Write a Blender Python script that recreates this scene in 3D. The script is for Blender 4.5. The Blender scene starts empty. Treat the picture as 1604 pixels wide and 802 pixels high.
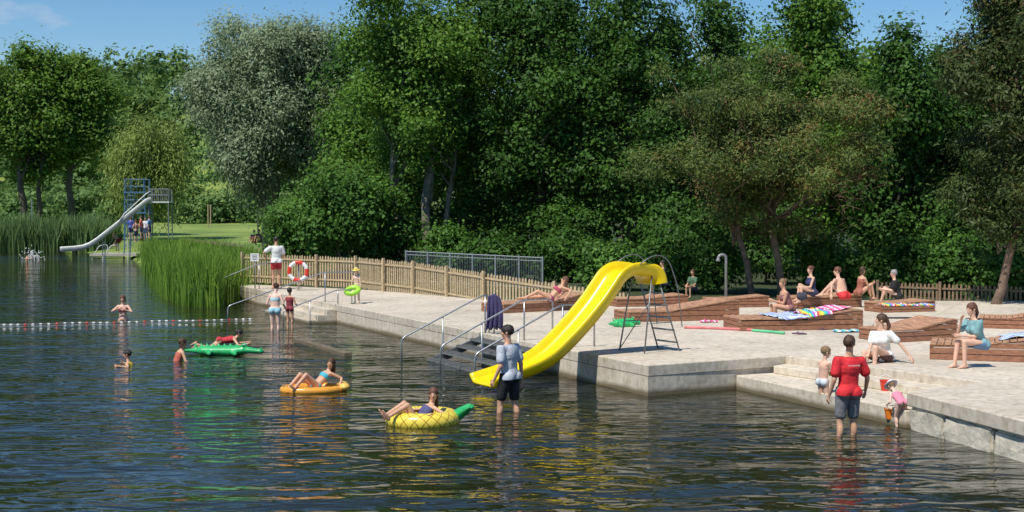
import bpy, bmesh, math, random
import numpy as np
from mathutils import Vector, Matrix, noise
random.seed(7)
F=2150.0; CX=802.0; CY=401.0; HOR=338.0; H=3.35; DK=0.58
pit=math.atan((CY-HOR)/F)
scene=bpy.context.scene
COL=scene.collection
rad=math.radians
def ray(px,py):
    u=(px-CX)/F; v=(CY-py)/F
    return Vector((u, math.cos(pit)+v*math.sin(pit), -math.sin(pit)+v*math.cos(pit)))
def G(px,py,z=DK):
    d=ray(px,py); t=(z-H)/d.z
    return Vector((d.x*t,d.y*t,z))
def at(px,py,Y):
    d=ray(px,py); t=Y/d.y
    return Vector((d.x*t,Y,H+d.z*t))
# ---------------------------------------------------------------- materials
def nodes(name):
    m=bpy.data.materials.new(name); m.use_nodes=True
    nt=m.node_tree; return m,nt,nt.nodes,nt.links,nt.nodes['Principled BSDF']
def pmat(name,col,rough=.6,var=.25,scale=6,bump=0.0,metal=0.0,spec=.5,bscale=None,sss=0):
    m,nt,N,L,B=nodes(name)
    tc=N.new('ShaderNodeTexCoord'); no=N.new('ShaderNodeTexNoise'); no.inputs['Scale'].default_value=scale; no.inputs['Detail'].default_value=5
    L.new(tc.outputs['Object'],no.inputs['Vector'])
    r=N.new('ShaderNodeValToRGB'); L.new(no.outputs['Fac'],r.inputs[0])
    r.color_ramp.elements[0].position=.3; r.color_ramp.elements[1].position=.7
    r.color_ramp.elements[0].color=tuple(c*(1-var) for c in col)+(1,)
    r.color_ramp.elements[1].color=tuple(min(1,c*(1+var)) for c in col)+(1,)
    L.new(r.outputs[0],B.inputs['Base Color'])
    B.inputs['Roughness'].default_value=rough; B.inputs['Metallic'].default_value=metal
    B.inputs['Specular IOR Level'].default_value=spec
    if bump:
        n2=N.new('ShaderNodeTexNoise'); n2.inputs['Scale'].default_value=bscale or scale*4; n2.inputs['Detail'].default_value=6
        L.new(tc.outputs['Object'],n2.inputs['Vector'])
        b=N.new('ShaderNodeBump'); b.inputs['Strength'].default_value=bump; b.inputs['Distance'].default_value=.02
        L.new(n2.outputs['Fac'],b.inputs['Height']); L.new(b.outputs[0],B.inputs['Normal'])
    return m
def stripes(name,cols,scale=6,rough=.9,axis='X',wob=2.0):
    m,nt,N,L,B=nodes(name)
    tc=N.new('ShaderNodeTexCoord'); w=N.new('ShaderNodeTexWave'); w.wave_profile='SAW'; w.bands_direction=axis
    w.inputs['Scale'].default_value=scale; w.inputs['Distortion'].default_value=wob
    L.new(tc.outputs['Object'],w.inputs['Vector'])
    r=N.new('ShaderNodeValToRGB'); r.color_ramp.interpolation='CONSTANT'
    n=len(cols)
    while len(r.color_ramp.elements)<n: r.color_ramp.elements.new(.5)
    for i,c in enumerate(cols):
        r.color_ramp.elements[i].position=i/n; r.color_ramp.elements[i].color=tuple(c)+(1,)
    L.new(w.outputs['Fac'],r.inputs[0]); L.new(r.outputs[0],B.inputs['Base Color'])
    B.inputs['Roughness'].default_value=rough
    return m
def leafmat(name,dark,light,trans=.25,brown=None):
    m,nt,N,L,B=nodes(name)
    a=N.new('ShaderNodeAttribute'); a.attribute_name='tint'
    r=N.new('ShaderNodeValToRGB'); L.new(a.outputs['Fac'],r.inputs[0])
    r.color_ramp.elements[0].color=tuple(dark)+(1,); r.color_ramp.elements[1].color=tuple(light)+(1,)
    if brown:
        e=r.color_ramp.elements.new(.58); e.color=tuple(light)+(1,)
        r.color_ramp.elements[-1].position=.9
        r.color_ramp.elements[-1].color=tuple(brown)+(1,)
    L.new(r.outputs[0],B.inputs['Base Color']); B.inputs['Roughness'].default_value=.55
    B.inputs['Specular IOR Level'].default_value=.22
    t=N.new('ShaderNodeBsdfTranslucent'); hs=N.new('ShaderNodeHueSaturation'); hs.inputs['Value'].default_value=1.5; hs.inputs['Hue'].default_value=.48
    L.new(r.outputs[0],hs.inputs['Color']); L.new(hs.outputs[0],t.inputs[0])
    mx=N.new('ShaderNodeMixShader'); mx.inputs[0].default_value=trans
    L.new(B.outputs[0],mx.inputs[1]); L.new(t.outputs[0],mx.inputs[2])
    L.new(mx.outputs[0],N['Material Output'].inputs[0])
    return m
def concrete(name,base,joint_ang=0.0,joints=True):
    m,nt,N,L,B=nodes(name)
    g=N.new('ShaderNodeNewGeometry'); sep=N.new('ShaderNodeSeparateXYZ'); L.new(g.outputs['Position'],sep.inputs[0])
    n1=N.new('ShaderNodeTexNoise'); n1.inputs['Scale'].default_value=.45; n1.inputs['Detail'].default_value=8; n1.inputs['Roughness'].default_value=.7
    n2=N.new('ShaderNodeTexNoise'); n2.inputs['Scale'].default_value=9; n2.inputs['Detail'].default_value=8
    for n in (n1,n2): L.new(g.outputs['Position'],n.inputs['Vector'])
    r=N.new('ShaderNodeValToRGB'); r.color_ramp.elements[0].position=.3; r.color_ramp.elements[1].position=.6
    r.color_ramp.elements[0].color=tuple(c*.76 for c in base)+(1,); r.color_ramp.elements[1].color=tuple(c*1.05 for c in base)+(1,)
    L.new(n1.outputs['Fac'],r.inputs[0])
    mm=N.new('ShaderNodeMix'); mm.data_type='RGBA'; mm.blend_type='MULTIPLY'; mm.inputs[0].default_value=.65
    r2=N.new('ShaderNodeValToRGB'); r2.color_ramp.elements[0].position=.3; r2.color_ramp.elements[0].color=(.6,.57,.52,1); r2.color_ramp.elements[1].position=.53; r2.color_ramp.elements[1].color=(1,1,1,1)
    L.new(n2.outputs['Fac'],r2.inputs[0]); L.new(r.outputs[0],mm.inputs[6]); L.new(r2.outputs[0],mm.inputs[7])
    out=mm.outputs[2]
    mp0=N.new('ShaderNodeMapping'); mp0.inputs['Scale'].default_value=(3.5,3.5,.35); L.new(g.outputs['Position'],mp0.inputs[0])
    n3=N.new('ShaderNodeTexNoise'); n3.inputs['Scale'].default_value=1.6; n3.inputs['Detail'].default_value=4; L.new(mp0.outputs[0],n3.inputs['Vector'])
    r3=N.new('ShaderNodeValToRGB'); r3.color_ramp.elements[0].position=.34; r3.color_ramp.elements[0].color=(.72,.68,.60,1); r3.color_ramp.elements[1].position=.52; r3.color_ramp.elements[1].color=(1,1,1,1); L.new(n3.outputs['Fac'],r3.inputs[0])
    m5=N.new('ShaderNodeMix'); m5.data_type='RGBA'; m5.blend_type='MULTIPLY'; m5.inputs[0].default_value=.5; L.new(out,m5.inputs[6]); L.new(r3.outputs[0],m5.inputs[7]); out=m5.outputs[2]
    if joints:
        mp=N.new('ShaderNodeMapping'); mp.inputs['Rotation'].default_value=(0,0,joint_ang); L.new(g.outputs['Position'],mp.inputs['Vector'])
        br=N.new('ShaderNodeTexBrick'); br.offset=0; br.inputs['Scale'].default_value=.2; br.inputs['Mortar Size'].default_value=.0022
        br.inputs['Color1'].default_value=(1,1,1,1); br.inputs['Color2'].default_value=(.93,.93,.92,1); br.inputs['Mortar'].default_value=(.5,.47,.43,1)
        br.inputs['Brick Width'].default_value=1.0; br.inputs['Row Height'].default_value=.9
        L.new(mp.outputs[0],br.inputs['Vector'])
        m3=N.new('ShaderNodeMix'); m3.data_type='RGBA'; m3.blend_type='MULTIPLY'; m3.inputs[0].default_value=.8
        L.new(out,m3.inputs[6]); L.new(br.outputs[0],m3.inputs[7]); out=m3.outputs[2]
    ad=N.new('ShaderNodeMath'); ad.operation='MULTIPLY_ADD'; ad.inputs[1].default_value=.22; L.new(n1.outputs['Fac'],ad.inputs[0]); 
    inv=N.new('ShaderNodeMath'); inv.operation='MULTIPLY'; inv.inputs[1].default_value=-1; L.new(sep.outputs['Z'],inv.inputs[0]); L.new(inv.outputs[0],ad.inputs[2])
    rs=N.new('ShaderNodeMapRange'); rs.inputs[1].default_value=-.02; rs.inputs[2].default_value=.07; L.new(ad.outputs[0],rs.inputs[0])
    m4=N.new('ShaderNodeMix'); m4.data_type='RGBA'; L.new(rs.outputs[0],m4.inputs[0]); L.new(out,m4.inputs[6]); m4.inputs[7].default_value=(.17,.135,.075,1)
    L.new(m4.outputs[2],B.inputs['Base Color']); B.inputs['Roughness'].default_value=.85
    b=N.new('ShaderNodeBump'); b.inputs['Strength'].default_value=.3; b.inputs['Distance'].default_value=.02; L.new(n2.outputs['Fac'],b.inputs['Height']); L.new(b.outputs[0],B.inputs['Normal'])
    return m
def wood(name,col,sc=1.0,gap=0):
    m,nt,N,L,B=nodes(name)
    tc=N.new('ShaderNodeTexCoord'); mp=N.new('ShaderNodeMapping'); mp.inputs['Scale'].default_value=(3*sc,1*sc,10*sc); L.new(tc.outputs['Object'],mp.inputs[0])
    n=N.new('ShaderNodeTexNoise'); n.inputs['Scale'].default_value=3; n.inputs['Detail'].default_value=6; L.new(mp.outputs[0],n.inputs['Vector'])
    r=N.new('ShaderNodeValToRGB'); r.color_ramp.elements[0].position=.3; r.color_ramp.elements[1].position=.7
    r.color_ramp.elements[0].color=tuple(c*.68 for c in col)+(1,); r.color_ramp.elements[1].color=tuple(c*1.3 for c in col)+(1,)
    L.new(n.outputs['Fac'],r.inputs[0]); L.new(r.outputs[0],B.inputs['Base Color']); B.inputs['Roughness'].default_value=.6
    return m
# ---------------------------------------------------------------- mesh builder
class MB:
    def __init__(s): s.v=[]; s.f=[]
    def add(s,v,f):
        o=len(s.v); s.v+= [tuple(p) for p in v]; s.f+=[tuple(i+o for i in q) for q in f]; return s
    def mesh(s,name='m'):
        me=bpy.data.meshes.new(name); me.from_pydata(s.v,[],s.f); me.update(); return me
def basis(w):
    w=w.normalized(); a=Vector((0,0,1)) if abs(w.z)<.9 else Vector((1,0,0))
    u=w.cross(a).normalized(); v=w.cross(u).normalized(); return u,v,w
def tube(mb,pts,rs,n=8,cap=True):
    pts=[Vector(p) for p in pts]
    if not isinstance(rs,(list,tuple)): rs=[rs]*len(pts)
    vs=[];fs=[]; pu=None
    for i,p in enumerate(pts):
        d=(pts[min(i+1,len(pts)-1)]-pts[max(i-1,0)]).normalized()
        if pu is None: u,v,_=basis(d)
        else:
            u=(pu-d*pu.dot(d)).normalized(); v=d.cross(u).normalized()
        pu=u
        for k in range(n):
            a=2*math.pi*k/n; vs.append(p+(u*math.cos(a)+v*math.sin(a))*rs[i])
    for i in range(len(pts)-1):
        for k in range(n):
            fs.append((i*n+k,i*n+(k+1)%n,(i+1)*n+(k+1)%n,(i+1)*n+k))
    if cap:
        fs.append(tuple(range(n))[::-1]); fs.append(tuple((len(pts)-1)*n+k for k in range(n)))
    mb.add(vs,fs)
def capsule(mb,a,b,ra,rb,flat=None,n=14,m=5):
    a=Vector(a);b=Vector(b); d=b-a
    if d.length<1e-5: d=Vector((0,0,1e-4))
    u,v,w=basis(d); vs=[];fs=[]
    rings=[]
    for i in range(m+1):
        th=-math.pi/2+ (math.pi/2)*i/m; rings.append((a,ra,th))
    for i in range(m+1):
        th=(math.pi/2)*i/m; rings.append((b,rb,th))
    for c,r,th in rings:
        for k in range(n):
            al=2*math.pi*k/n
            o=(u*math.cos(al)+v*math.sin(al))*(r*max(math.cos(th),.02))+w*(r*math.sin(th))
            if flat: o=o-flat[0]*(o.dot(flat[0])*(1-flat[1]))
            vs.append(c+o)
    R=len(rings)
    for i in range(R-1):
        for k in range(n): fs.append((i*n+k,i*n+(k+1)%n,(i+1)*n+(k+1)%n,(i+1)*n+k))
    fs.append(tuple(range(n))[::-1]); fs.append(tuple((R-1)*n+k for k in range(n)))
    mb.add(vs,fs)
def ellip(mb,c,ax,r,n=16,m=10):
    c=Vector(c); vs=[];fs=[]
    for i in range(m+1):
        th=-math.pi/2+math.pi*i/m
        for k in range(n):
            al=2*math.pi*k/n
            vs.append(c+ax[0]*(r[0]*math.cos(al)*max(math.cos(th),.01))+ax[1]*(r[1]*math.sin(al)*max(math.cos(th),.01))+ax[2]*(r[2]*math.sin(th)))
    for i in range(m):
        for k in range(n): fs.append((i*n+k,i*n+(k+1)%n,(i+1)*n+(k+1)%n,(i+1)*n+k))
    fs.append(tuple(range(n))[::-1]); fs.append(tuple(m*n+k for k in range(n)))
    mb.add(vs,fs)
XYZ=(Vector((1,0,0)),Vector((0,1,0)),Vector((0,0,1)))
def box(mb,c,ax,h):
    c=Vector(c); vs=[]
    for sx in(-1,1):
        for sy in(-1,1):
            for sz in(-1,1): vs.append(c+ax[0]*sx*h[0]+ax[1]*sy*h[1]+ax[2]*sz*h[2])
    mb.add(vs,[(0,1,3,2),(4,6,7,5),(0,4,5,1),(2,3,7,6),(0,2,6,4),(1,5,7,3)])
def ob(name,me,mat,parent=None,smooth=False,bevel=0,loc=None):
    if isinstance(me,MB): me=me.mesh(name)
    bm=bmesh.new(); bm.from_mesh(me)
    bmesh.ops.recalc_face_normals(bm,faces=bm.faces)
    bm.to_mesh(me); bm.free()
    o=bpy.data.objects.new(name,me); COL.objects.link(o)
    if mat: me.materials.append(mat)
    if smooth: me.polygons.foreach_set('use_smooth',[True]*len(me.polygons))
    if parent: o.parent=parent
    if loc is not None: o.location=loc
    if bevel:
        b=o.modifiers.new('b','BEVEL'); b.width=bevel; b.segments=2; b.limit_method='ANGLE'
    return o
def tag(o,label,cat,group=None):
    o['label']=label; o['category']=cat
    if group: o['group']=group
    return o
def empty(name,loc,yaw=0):
    e=bpy.data.objects.new(name,None); e.location=loc; e.rotation_euler=(0,0,yaw); e.empty_display_size=.2; COL.objects.link(e); return e
def prism(mb,poly,z0,z1):
    n=len(poly); vs=[(p[0],p[1],z0) for p in poly]+[(p[0],p[1],z1) for p in poly]
    fs=[tuple(range(n))[::-1],tuple(range(n,2*n))]+[(i,(i+1)%n,n+(i+1)%n,n+i) for i in range(n)]
    mb.add(vs,fs)
def remesh(mb,vox,sm=4):
    me=mb.mesh('tmp'); bm=bmesh.new(); bm.from_mesh(me); bmesh.ops.recalc_face_normals(bm,faces=bm.faces); bm.to_mesh(me); bm.free()
    o=bpy.data.objects.new('tmp',me); COL.objects.link(o)
    r=o.modifiers.new('r','REMESH'); r.mode='VOXEL'; r.voxel_size=vox; r.use_smooth_shade=True
    s=o.modifiers.new('s','SMOOTH'); s.factor=.5; s.iterations=sm
    dg=bpy.context.evaluated_depsgraph_get()
    out=bpy.data.meshes.new_from_object(o.evaluated_get(dg))
    bpy.data.objects.remove(o); bpy.data.meshes.remove(me); out.materials.clear()
    return out
def clip(me,planes):
    bm=bmesh.new(); bm.from_mesh(me)
    for co,no in planes:
        bmesh.ops.bisect_plane(bm,geom=bm.verts[:]+bm.edges[:]+bm.faces[:],plane_co=co,plane_no=no,clear_outer=True)
    bm.to_mesh(me); bm.free(); return me
# ---------------------------------------------------------------- people
SKIN=[pmat('skin_fair',(.70,.42,.30),.5,.1,9,0,spec=.35),pmat('skin_tan',(.62,.345,.22),.5,.1,9,spec=.35),pmat('skin_light',(.76,.50,.39),.5,.08,9,spec=.35)]
M_eye=pmat('eye_dark',(.03,.02,.015),.2,.1,30); M_lip=pmat('lip',(.45,.15,.12),.5,.1,30)
_cm={}
def cmat(col,r=.8):
    if isinstance(col,bpy.types.Material): return col
    k=tuple(col)+(r,)
    if k not in _cm: _cm[k]=pmat('cloth_%d'%len(_cm),col,r,.12,14,.3,bscale=30)
    return _cm[k]
HAIRC={'brown':(.075,.038,.018),'dark':(.022,.015,.011),'blond':(.38,.25,.11),'auburn':(.13,.05,.025),'grey':(.34,.32,.30),'fair':(.24,.15,.07)}
_hm={}
def hmat(c):
    if c not in _hm: _hm[c]=pmat('hair_'+c,HAIRC[c],.5,.4,40,.6,bscale=90)
    return _hm[c]
def ik(a,b,l1,l2,hint):
    d=b-a; L=min(max(d.length,abs(l1-l2)+.03),(l1+l2)*.998); dn=d.normalized()
    x=(l1*l1-l2*l2+L*L)/(2*L); hh=math.sqrt(max(l1*l1-x*x,0))
    p=hint-dn*hint.dot(dn)
    p=p.normalized() if p.length>1e-4 else basis(dn)[0]
    return a+dn*x+p*hh, a+dn*L
def person(label,loc,yaw,h=1.7,pose=None,skin=0,hair=('short','brown'),clothes=(),fem=False,kid=0.0,vox=.013,face=True,fat=1.0,cat='person',group=None,hat=None):
    P=dict(pel=(0,0,.92),lean=0,side=0,twist=0,hy=0,hp=0,LH=(-.27,.05,.84),RH=(.27,.05,.84),LF=(-.1,0,.07),RF=(.1,0,.07),
           kh=(0,1,.1),ehL=(-.3,-1,-.2),ehR=(.3,-1,-.2),fd=(0,1,-.12),hu=None,curl=.5)
    if pose: P.update(pose)
    s=h/1.7; V=Vector
    pel=V(P['pel']); ln=rad(P['lean']); sd=rad(P['side'])
    t=V((math.sin(sd),math.sin(ln)*math.cos(sd),math.cos(ln)*math.cos(sd))).normalized()
    r0=V((1,0,0)); r0=(r0-t*r0.dot(t)).normalized(); f0=t.cross(r0).normalized()
    q=Matrix.Rotation(rad(P['twist']),3,t); r=q@r0; f=q@f0
    sw=(.155 if fem else .178)*(1-.12*kid)
    chest=pel+t*.33; neck=pel+t*.50; 
    LS=pel+t*.435-r*sw; RS=pel+t*.435+r*sw
    LHp=pel-r0*.088; RHp=pel+r0*.088
    Lel,Lw=ik(LS,V(P['LH']),.28,.25,V(P['ehL'])); Rel,Rw=ik(RS,V(P['RH']),.28,.25,V(P['ehR']))
    khl=V(P.get('khL',P['kh'])); khr=V(P.get('khR',P['kh']))
    Lk,La=ik(LHp,V(P['LF']),.43,.42,khl); Rk,Ra=ik(RHp,V(P['RF']),.43,.42,khr)
    hs=1+.32*kid
    hu=V(P['hu']).normalized() if P['hu'] else (V((0,0,1))*.75+t*.35).normalized()
    hb=Matrix.Rotation(rad(P['hy']),3,V((0,0,1)))@(f if abs(f.z)<.8 else V((0,1,0)))
    hr=hb.cross(hu).normalized(); hf=hu.cross(hr).normalized()
    q=Matrix.Rotation(rad(-P['hp']),3,hr); hu=q@hu; hf=q@hf
    hc=neck+t*.03+hu*(.15*(hs**.8))
    lt=1-.1*kid
    def B(parts,i=0.0,slv=1.0,leg=1.0):
        m=MB()
        if 'pelvis' in parts:
            ellip(m,pel+t*.02,(r0,f0,t),((.158 if not fem else .17)*fat+i,.112*fat+i,.115+i))
            ellip(m,LHp-f0*.045-t*.03,(r0,f0,t),(.085+i,.085+i,.09+i)); ellip(m,RHp-f0*.045-t*.03,(r0,f0,t),(.085+i,.085+i,.09+i))
        if 'waist' in parts:
            capsule(m,pel+t*.06,pel+t*.28,(.132 if not fem else .122)*fat+i,(.140 if not fem else .125)*fat+i,(f0,.72))
        if 'chest' in parts:
            ellip(m,chest,(r,f,t),(.156*(sw/.178)**.5+i,.108+i,.165+i))
            capsule(m,pel+t*.41-r*(sw-.05),pel+t*.41+r*(sw-.05),.060+i,.060+i)
            if fem and not kid:
                for sg in(-1,1): ellip(m,pel+t*.31+r*.07*sg+f*.082,(r,f,t),(.062+i,.058+i,.062+i))
        if 'trap' in parts:
            capsule(m,pel+t*.43-r*(sw*.6),neck-t*.0,.04+i,.045+i); capsule(m,pel+t*.43+r*(sw*.6),neck,.04+i,.045+i)
        if 'neck' in parts: capsule(m,neck-t*.04,neck+(hc-neck)*.6,.054*lt,.05*lt)
        if 'head' in parts:
            k=hs
            ellip(m,hc+hu*.02*k-hf*.008*k,(hr,hf,hu),(.074*k,.094*k,.09*k))
            ellip(m,hc-hu*.045*k+hf*.022*k,(hr,hf,hu),(.054*k,.066*k,.068*k))
            capsule(m,hc+hu*.005*k+hf*.088*k,hc-hu*.022*k+hf*.103*k,.009*k,.014*k)
            ellip(m,hc-hu*.058*k+hf*.082*k,(hr,hf,hu),(.024*k,.012*k,.014*k))
            ellip(m,hc-hu*.098*k+hf*.062*k,(hr,hf,hu),(.025*k,.022*k,.018*k))
            for sg in(-1,1): 
                ellip(m,hc+hr*.075*sg*k-hu*.012*k-hf*.005*k,(hr,hf,hu),(.012*k,.018*k,.03*k))
                ellip(m,hc+hr*.036*sg*k-hu*.02*k+hf*.062*k,(hr,hf,hu),(.025*k,.02*k,.02*k))
        for sg,S,E,W in((-1,LS,Lel,Lw),(1,RS,Rel,Rw)):
            if 'arms' in parts or 'sleeves' in parts:
                g=.88 if fem else 1.0; g*=lt
                if slv>=1:
                    capsule(m,S,E,.050*g+i,.036*g+i); capsule(m,E,W,.037*g+i,.025*g+i)
                else:
                    capsule(m,S,S+(E-S)*slv,.054*g+i*.8,.046*g+i*1.2)
            if 'palms' in parts:
                d=(W-E).normalized(); 
                capsule(m,W,W+d*.07,.026,.036,(palmn(d,sg),.5))
        for Hh,K,A in((LHp,Lk,La),(RHp,Rk,Ra)):
            if 'legs' in parts:
                if leg>=1:
                    capsule(m,Hh,K,.088*fat**.5+i,.053+i); capsule(m,K,A,.051+i,.034+i)
                    bk=-(khl if K is Lk else khr); sh=(A-K).normalized(); bk=(bk-sh*bk.dot(sh)).normalized()
                    ellip(m,K+(A-K)*.3+bk*.018,(bk.cross(sh),bk,sh),(.044+i,.044+i,.11+i))
                else: capsule(m,Hh,Hh+(K-Hh)*leg,.090*fat**.5+i,(.090+(.056-.090)*leg)+i*1.2)
            if 'feet' in parts:
                fd=V(P.get('fdL',P['fd']) if A is La else P.get('fdR',P['fd'])).normalized()
                sh=(A-K).normalized(); up=-sh
                n=(up-fd*up.dot(fd)); n=n.normalized() if n.length>.05 else V((0,0,1))
                c=A-n*.028
                capsule(m,c-fd*.045,c+fd*.06,.032,.036); capsule(m,c+fd*.05-n*.006,c+fd*.15-n*.012,.038,.027,(n,.62))
        return m
    def palmn(d,sg):
        x=(r*(-sg))-d*((r*(-sg)).dot(d))
        return x.normalized() if x.length>.15 else basis(d)[0]
    body=remesh(B({'pelvis','waist','chest','trap','neck','head','arms','palms','legs','feet'}),vox*1.0,3)
    fm=MB()
    for sg,E,W in((-1,Lel,Lw),(1,Rel,Rw)):
        d=(W-E).normalized(); n=palmn(d,sg); l=d.cross(n).normalized()
        cu=P['curl']
        for j,(o,ln_) in enumerate(((-.027,.066),(-.009,.078),(.009,.074),(.026,.056))):
            b=W+d*.085+l*o; m1=b+(d*math.cos(cu*.5)+n*math.sin(cu*.5)+l*o*2).normalized()*ln_*.5; e=m1+(d*math.cos(cu*1.6)+n*math.sin(cu*1.6)).normalized()*ln_*.5
            tube(fm,[b-d*.02,m1,e],[.0095,.0088,.007],6)
        sgn=1 if l.dot(f)>0 else -1
        b=W+d*.03+l*.026*sgn; m1=b+(d*.6+l*sgn*.7+n*.3).normalized()*.036; e=m1+(d*.85+l*sgn*.2+n*.3).normalized()*.03
        tube(fm,[b,m1,e],[.012,.0105,.008],6)
    fme=fm.mesh('f'); bm=bmesh.new(); bm.from_mesh(body); bm.from_mesh(fme); bm.to_mesh(body); bm.free(); bpy.data.meshes.remove(fme)
    o=ob('person',body,SKIN[skin],smooth=True); o.location=loc; o.rotation_euler=(0,0,rad(yaw)); o.scale=(s,s,s)
    tag(o,label,cat,group)
    def child(nm,me,mat):
        c=ob(nm,me,mat,parent=o,smooth=True); return c
    if face:
        for sg in(-1,1):
            m=MB(); ellip(m,hc+hr*.03*sg*hs+hu*.003*hs+hf*.0835*hs,(hr,hf,hu),(.011*hs,.006*hs,.006*hs),8,6); child('eye',m,M_eye)
        m=MB(); ellip(m,hc-hu*.056*hs+hf*.094*hs,(hr,hf,hu),(.022*hs,.006*hs,.006*hs),8,6); child('mouth',m,M_lip)
    st,hcn=hair
    if st!='none':
        m=MB(); k=hs
        ellip(m,hc+hu*.028*k-hf*.014*k,(hr,hf,hu),(.085*k,.103*k,.094*k),20,14)
        me=m.mesh('hair')
        me=clip(me,[(hc+hf*.072*k+hu*.02*k,(hf*.85-hu*.5).normalized()),(hc-hu*.045*k,(-hu-hf*-.0).normalized())])
        mm=MB()
        if st in('long','bob','pony'):
            L={'long':.30,'bob':.13,'pony':.26}[st]
            dn=(V((0,0,-1)) if t.z>.3 else -t)
            if st=='pony':
                a=hc-hf*.1*k+hu*.03*k; capsule(mm,a,a-hf*.04+dn*L*.5,.03,.034); capsule(mm,a-hf*.04+dn*L*.5,a+dn*L,.034,.012)
            else:
                for x in(-.055,-.02,.02,.055):
                    a=hc-hf*(.06-abs(x)*.5)*k+hr*x*k; capsule(mm,a,a+dn*L*random.uniform(.85,1.05)-hf*.03,.042*k,.02,(f,.7))
        if st=='bun': ellip(mm,hc-hf*.1*k+hu*.06*k,(hr,hf,hu),(.042,.042,.042))
        bm=bmesh.new(); bm.from_mesh(me)
        if mm.v:
            t2=mm.mesh('x'); bm.from_mesh(t2); bpy.data.meshes.remove(t2)
        for v in bm.verts:
            nz=noise.noise(v.co*38); v.co+=(v.co-hc).normalized()*nz*.009
        bm.to_mesh(me); bm.free()
        child('hair',me,hmat(hcn))
    if hat:
        m=MB(); k=hs
        ellip(m,hc+hu*.04*k-hf*.008*k,(hr,hf,hu),(.094*k,.112*k,.098*k),20,12); me=clip(m.mesh('hat'),[(hc+hu*.03*k,-hu)])
        m=MB()
        if hat[0]=='cap': capsule(m,hc+hu*.035*k+hf*.08*k,hc+hu*.03*k+hf*.15*k,.06*k,.05*k,(hu,.12))
        else: ellip(m,hc+hu*.035*k,(hr,hf,hu),(.15*k,.165*k,.012),20,6)
        t2=m.mesh('x'); bm=bmesh.new(); bm.from_mesh(me); bm.from_mesh(t2); bm.to_mesh(me); bm.free()
        child('hat',me,cmat(hat[1]))
    for kind,col in clothes:
        pl=[]; v=vox
        if kind=='tshirt': me=remesh(B({'chest','waist','pelvis','sleeves','trap'},.024,slv=.66),v,5); pl=[(pel-t*.06,-t),(neck-t*.012,t)]; nm='shirt'
        elif kind=='tank': me=remesh(B({'chest','waist','pelvis'},.016),v,5); pl=[(pel-t*.03,-t),(pel+t*.455,t)]; nm='shirt'
        elif kind=='shorts': me=remesh(B({'pelvis','legs'},.016,leg=.8),v,3); pl=[(pel+t*.05,t)]; nm='shorts'
        elif kind=='trunks': me=remesh(B({'pelvis','legs'},.014,leg=.5),v,3); pl=[(pel+t*.09,t)]; nm='swim_shorts'
        elif kind=='briefs': me=remesh(B({'pelvis'},.009),v,2); pl=[(pel+t*.065,t),(pel-t*.095-f0*.0,(-t+f0*.2).normalized())]; nm='swim_briefs'
        elif kind=='bra': me=remesh(B({'chest'},.009),v,2); pl=[(pel+t*.365,t),(pel+t*.265,-t)]; nm='bikini_top'
        elif kind=='swimsuit': me=remesh(B({'pelvis','waist','chest'},.009),v,2); pl=[(pel+t*.40,t),(pel-t*.095,-t)]; nm='swimsuit'
        if kind in('tshirt','shorts') and vox<=.012:
            for vv in me.vertices:
                vv.co+=vv.normal*(.005*noise.noise(Vector((vv.co.x*13,vv.co.y*13,vv.co.z*7)))+.003*noise.noise(vv.co*26))
        clip(me,pl); child(nm,me,cmat(col))
    W=Matrix.Translation(Vector(loc))@Matrix.Rotation(rad(yaw),4,'Z')@Matrix.Scale(s,4)
    return o,{'Lw':W@Lw,'Rw':W@Rw,'head':W@hc}
def seat(px,py,zs,floor,h,**k):
    L=G(px,py,zs); s=h/1.7; L.z=floor
    d=dict(pel=(0,0,(zs-floor)/s+.09),LF=(-.1,.46,.07),RF=(.1,.46,.07),kh=(0,.3,1),LH=(-.15,.38,(zs-floor)/s+.2),RH=(.15,.38,(zs-floor)/s+.2),lean=5)
    d.update(k); return L,d
person('man in grey t-shirt and black shorts wading beside the slide',G(798,646,0)+Vector((0,0,-.36)),50,1.84,dict(LH=(-.25,.10,.87),RH=(.27,-.02,.84),LF=(-.12,.14,.07),RF=(.12,-.10,.07),hy=30,hp=5,lean=3),1,('short','dark'),[('tshirt',(.46,.49,.54)),('shorts',(.014,.014,.016))],vox=.012,fat=.97)
o,J=person('man in red printed t-shirt and grey shorts wading, back turned',G(1328,682,0)+Vector((0,0,-.30)),14,1.82,dict(LH=(-.25,.08,.86),RH=(.36,.16,.90),LF=(-.13,.0,.07),RF=(.13,.05,.07),hy=-42,hp=-5,side=2),1,('short','brown'),[('tshirt',(.66,.022,.03)),('shorts',(.17,.17,.18))],vox=.012,fat=.93)
def text(txt,size,parent_obj,pos,rotm,mat,name='lettering'):
    cu=bpy.data.curves.new('t','FONT'); cu.body=txt; cu.size=size; cu.align_x='CENTER'; cu.align_y='CENTER'; cu.extrude=.001
    to=bpy.data.objects.new('t',cu); COL.objects.link(to)
    me=bpy.data.meshes.new_from_object(to.evaluated_get(bpy.context.evaluated_depsgraph_get())); bpy.data.objects.remove(to)
    for v in me.vertices: v.co=rotm@v.co+Vector(pos)
    x=ob(name,me,mat); 
    if parent_obj: x.parent=parent_obj
    return x
M_white=pmat('white_paint',(.78,.78,.76),.6,.05,10)
text('TSV GRESSNER',.029,o,(.012,-.146,.92+.37),Matrix(((1,0,0),(0,0,-1),(0,1,0))),M_white)
person('woman in light blue bikini standing in shallow water by the handrail',G(431,518,0)+Vector((0,0,-.30)),-8,1.68,dict(LH=(-.22,.22,1.0),RH=(.24,.2,1.0),lean=4,hp=20,hy=-20),2,('bun','brown'),[('bra',(.5,.7,.75)),('briefs',(.35,.6,.7))],fem=True,fat=1.12,vox=.015)
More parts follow.
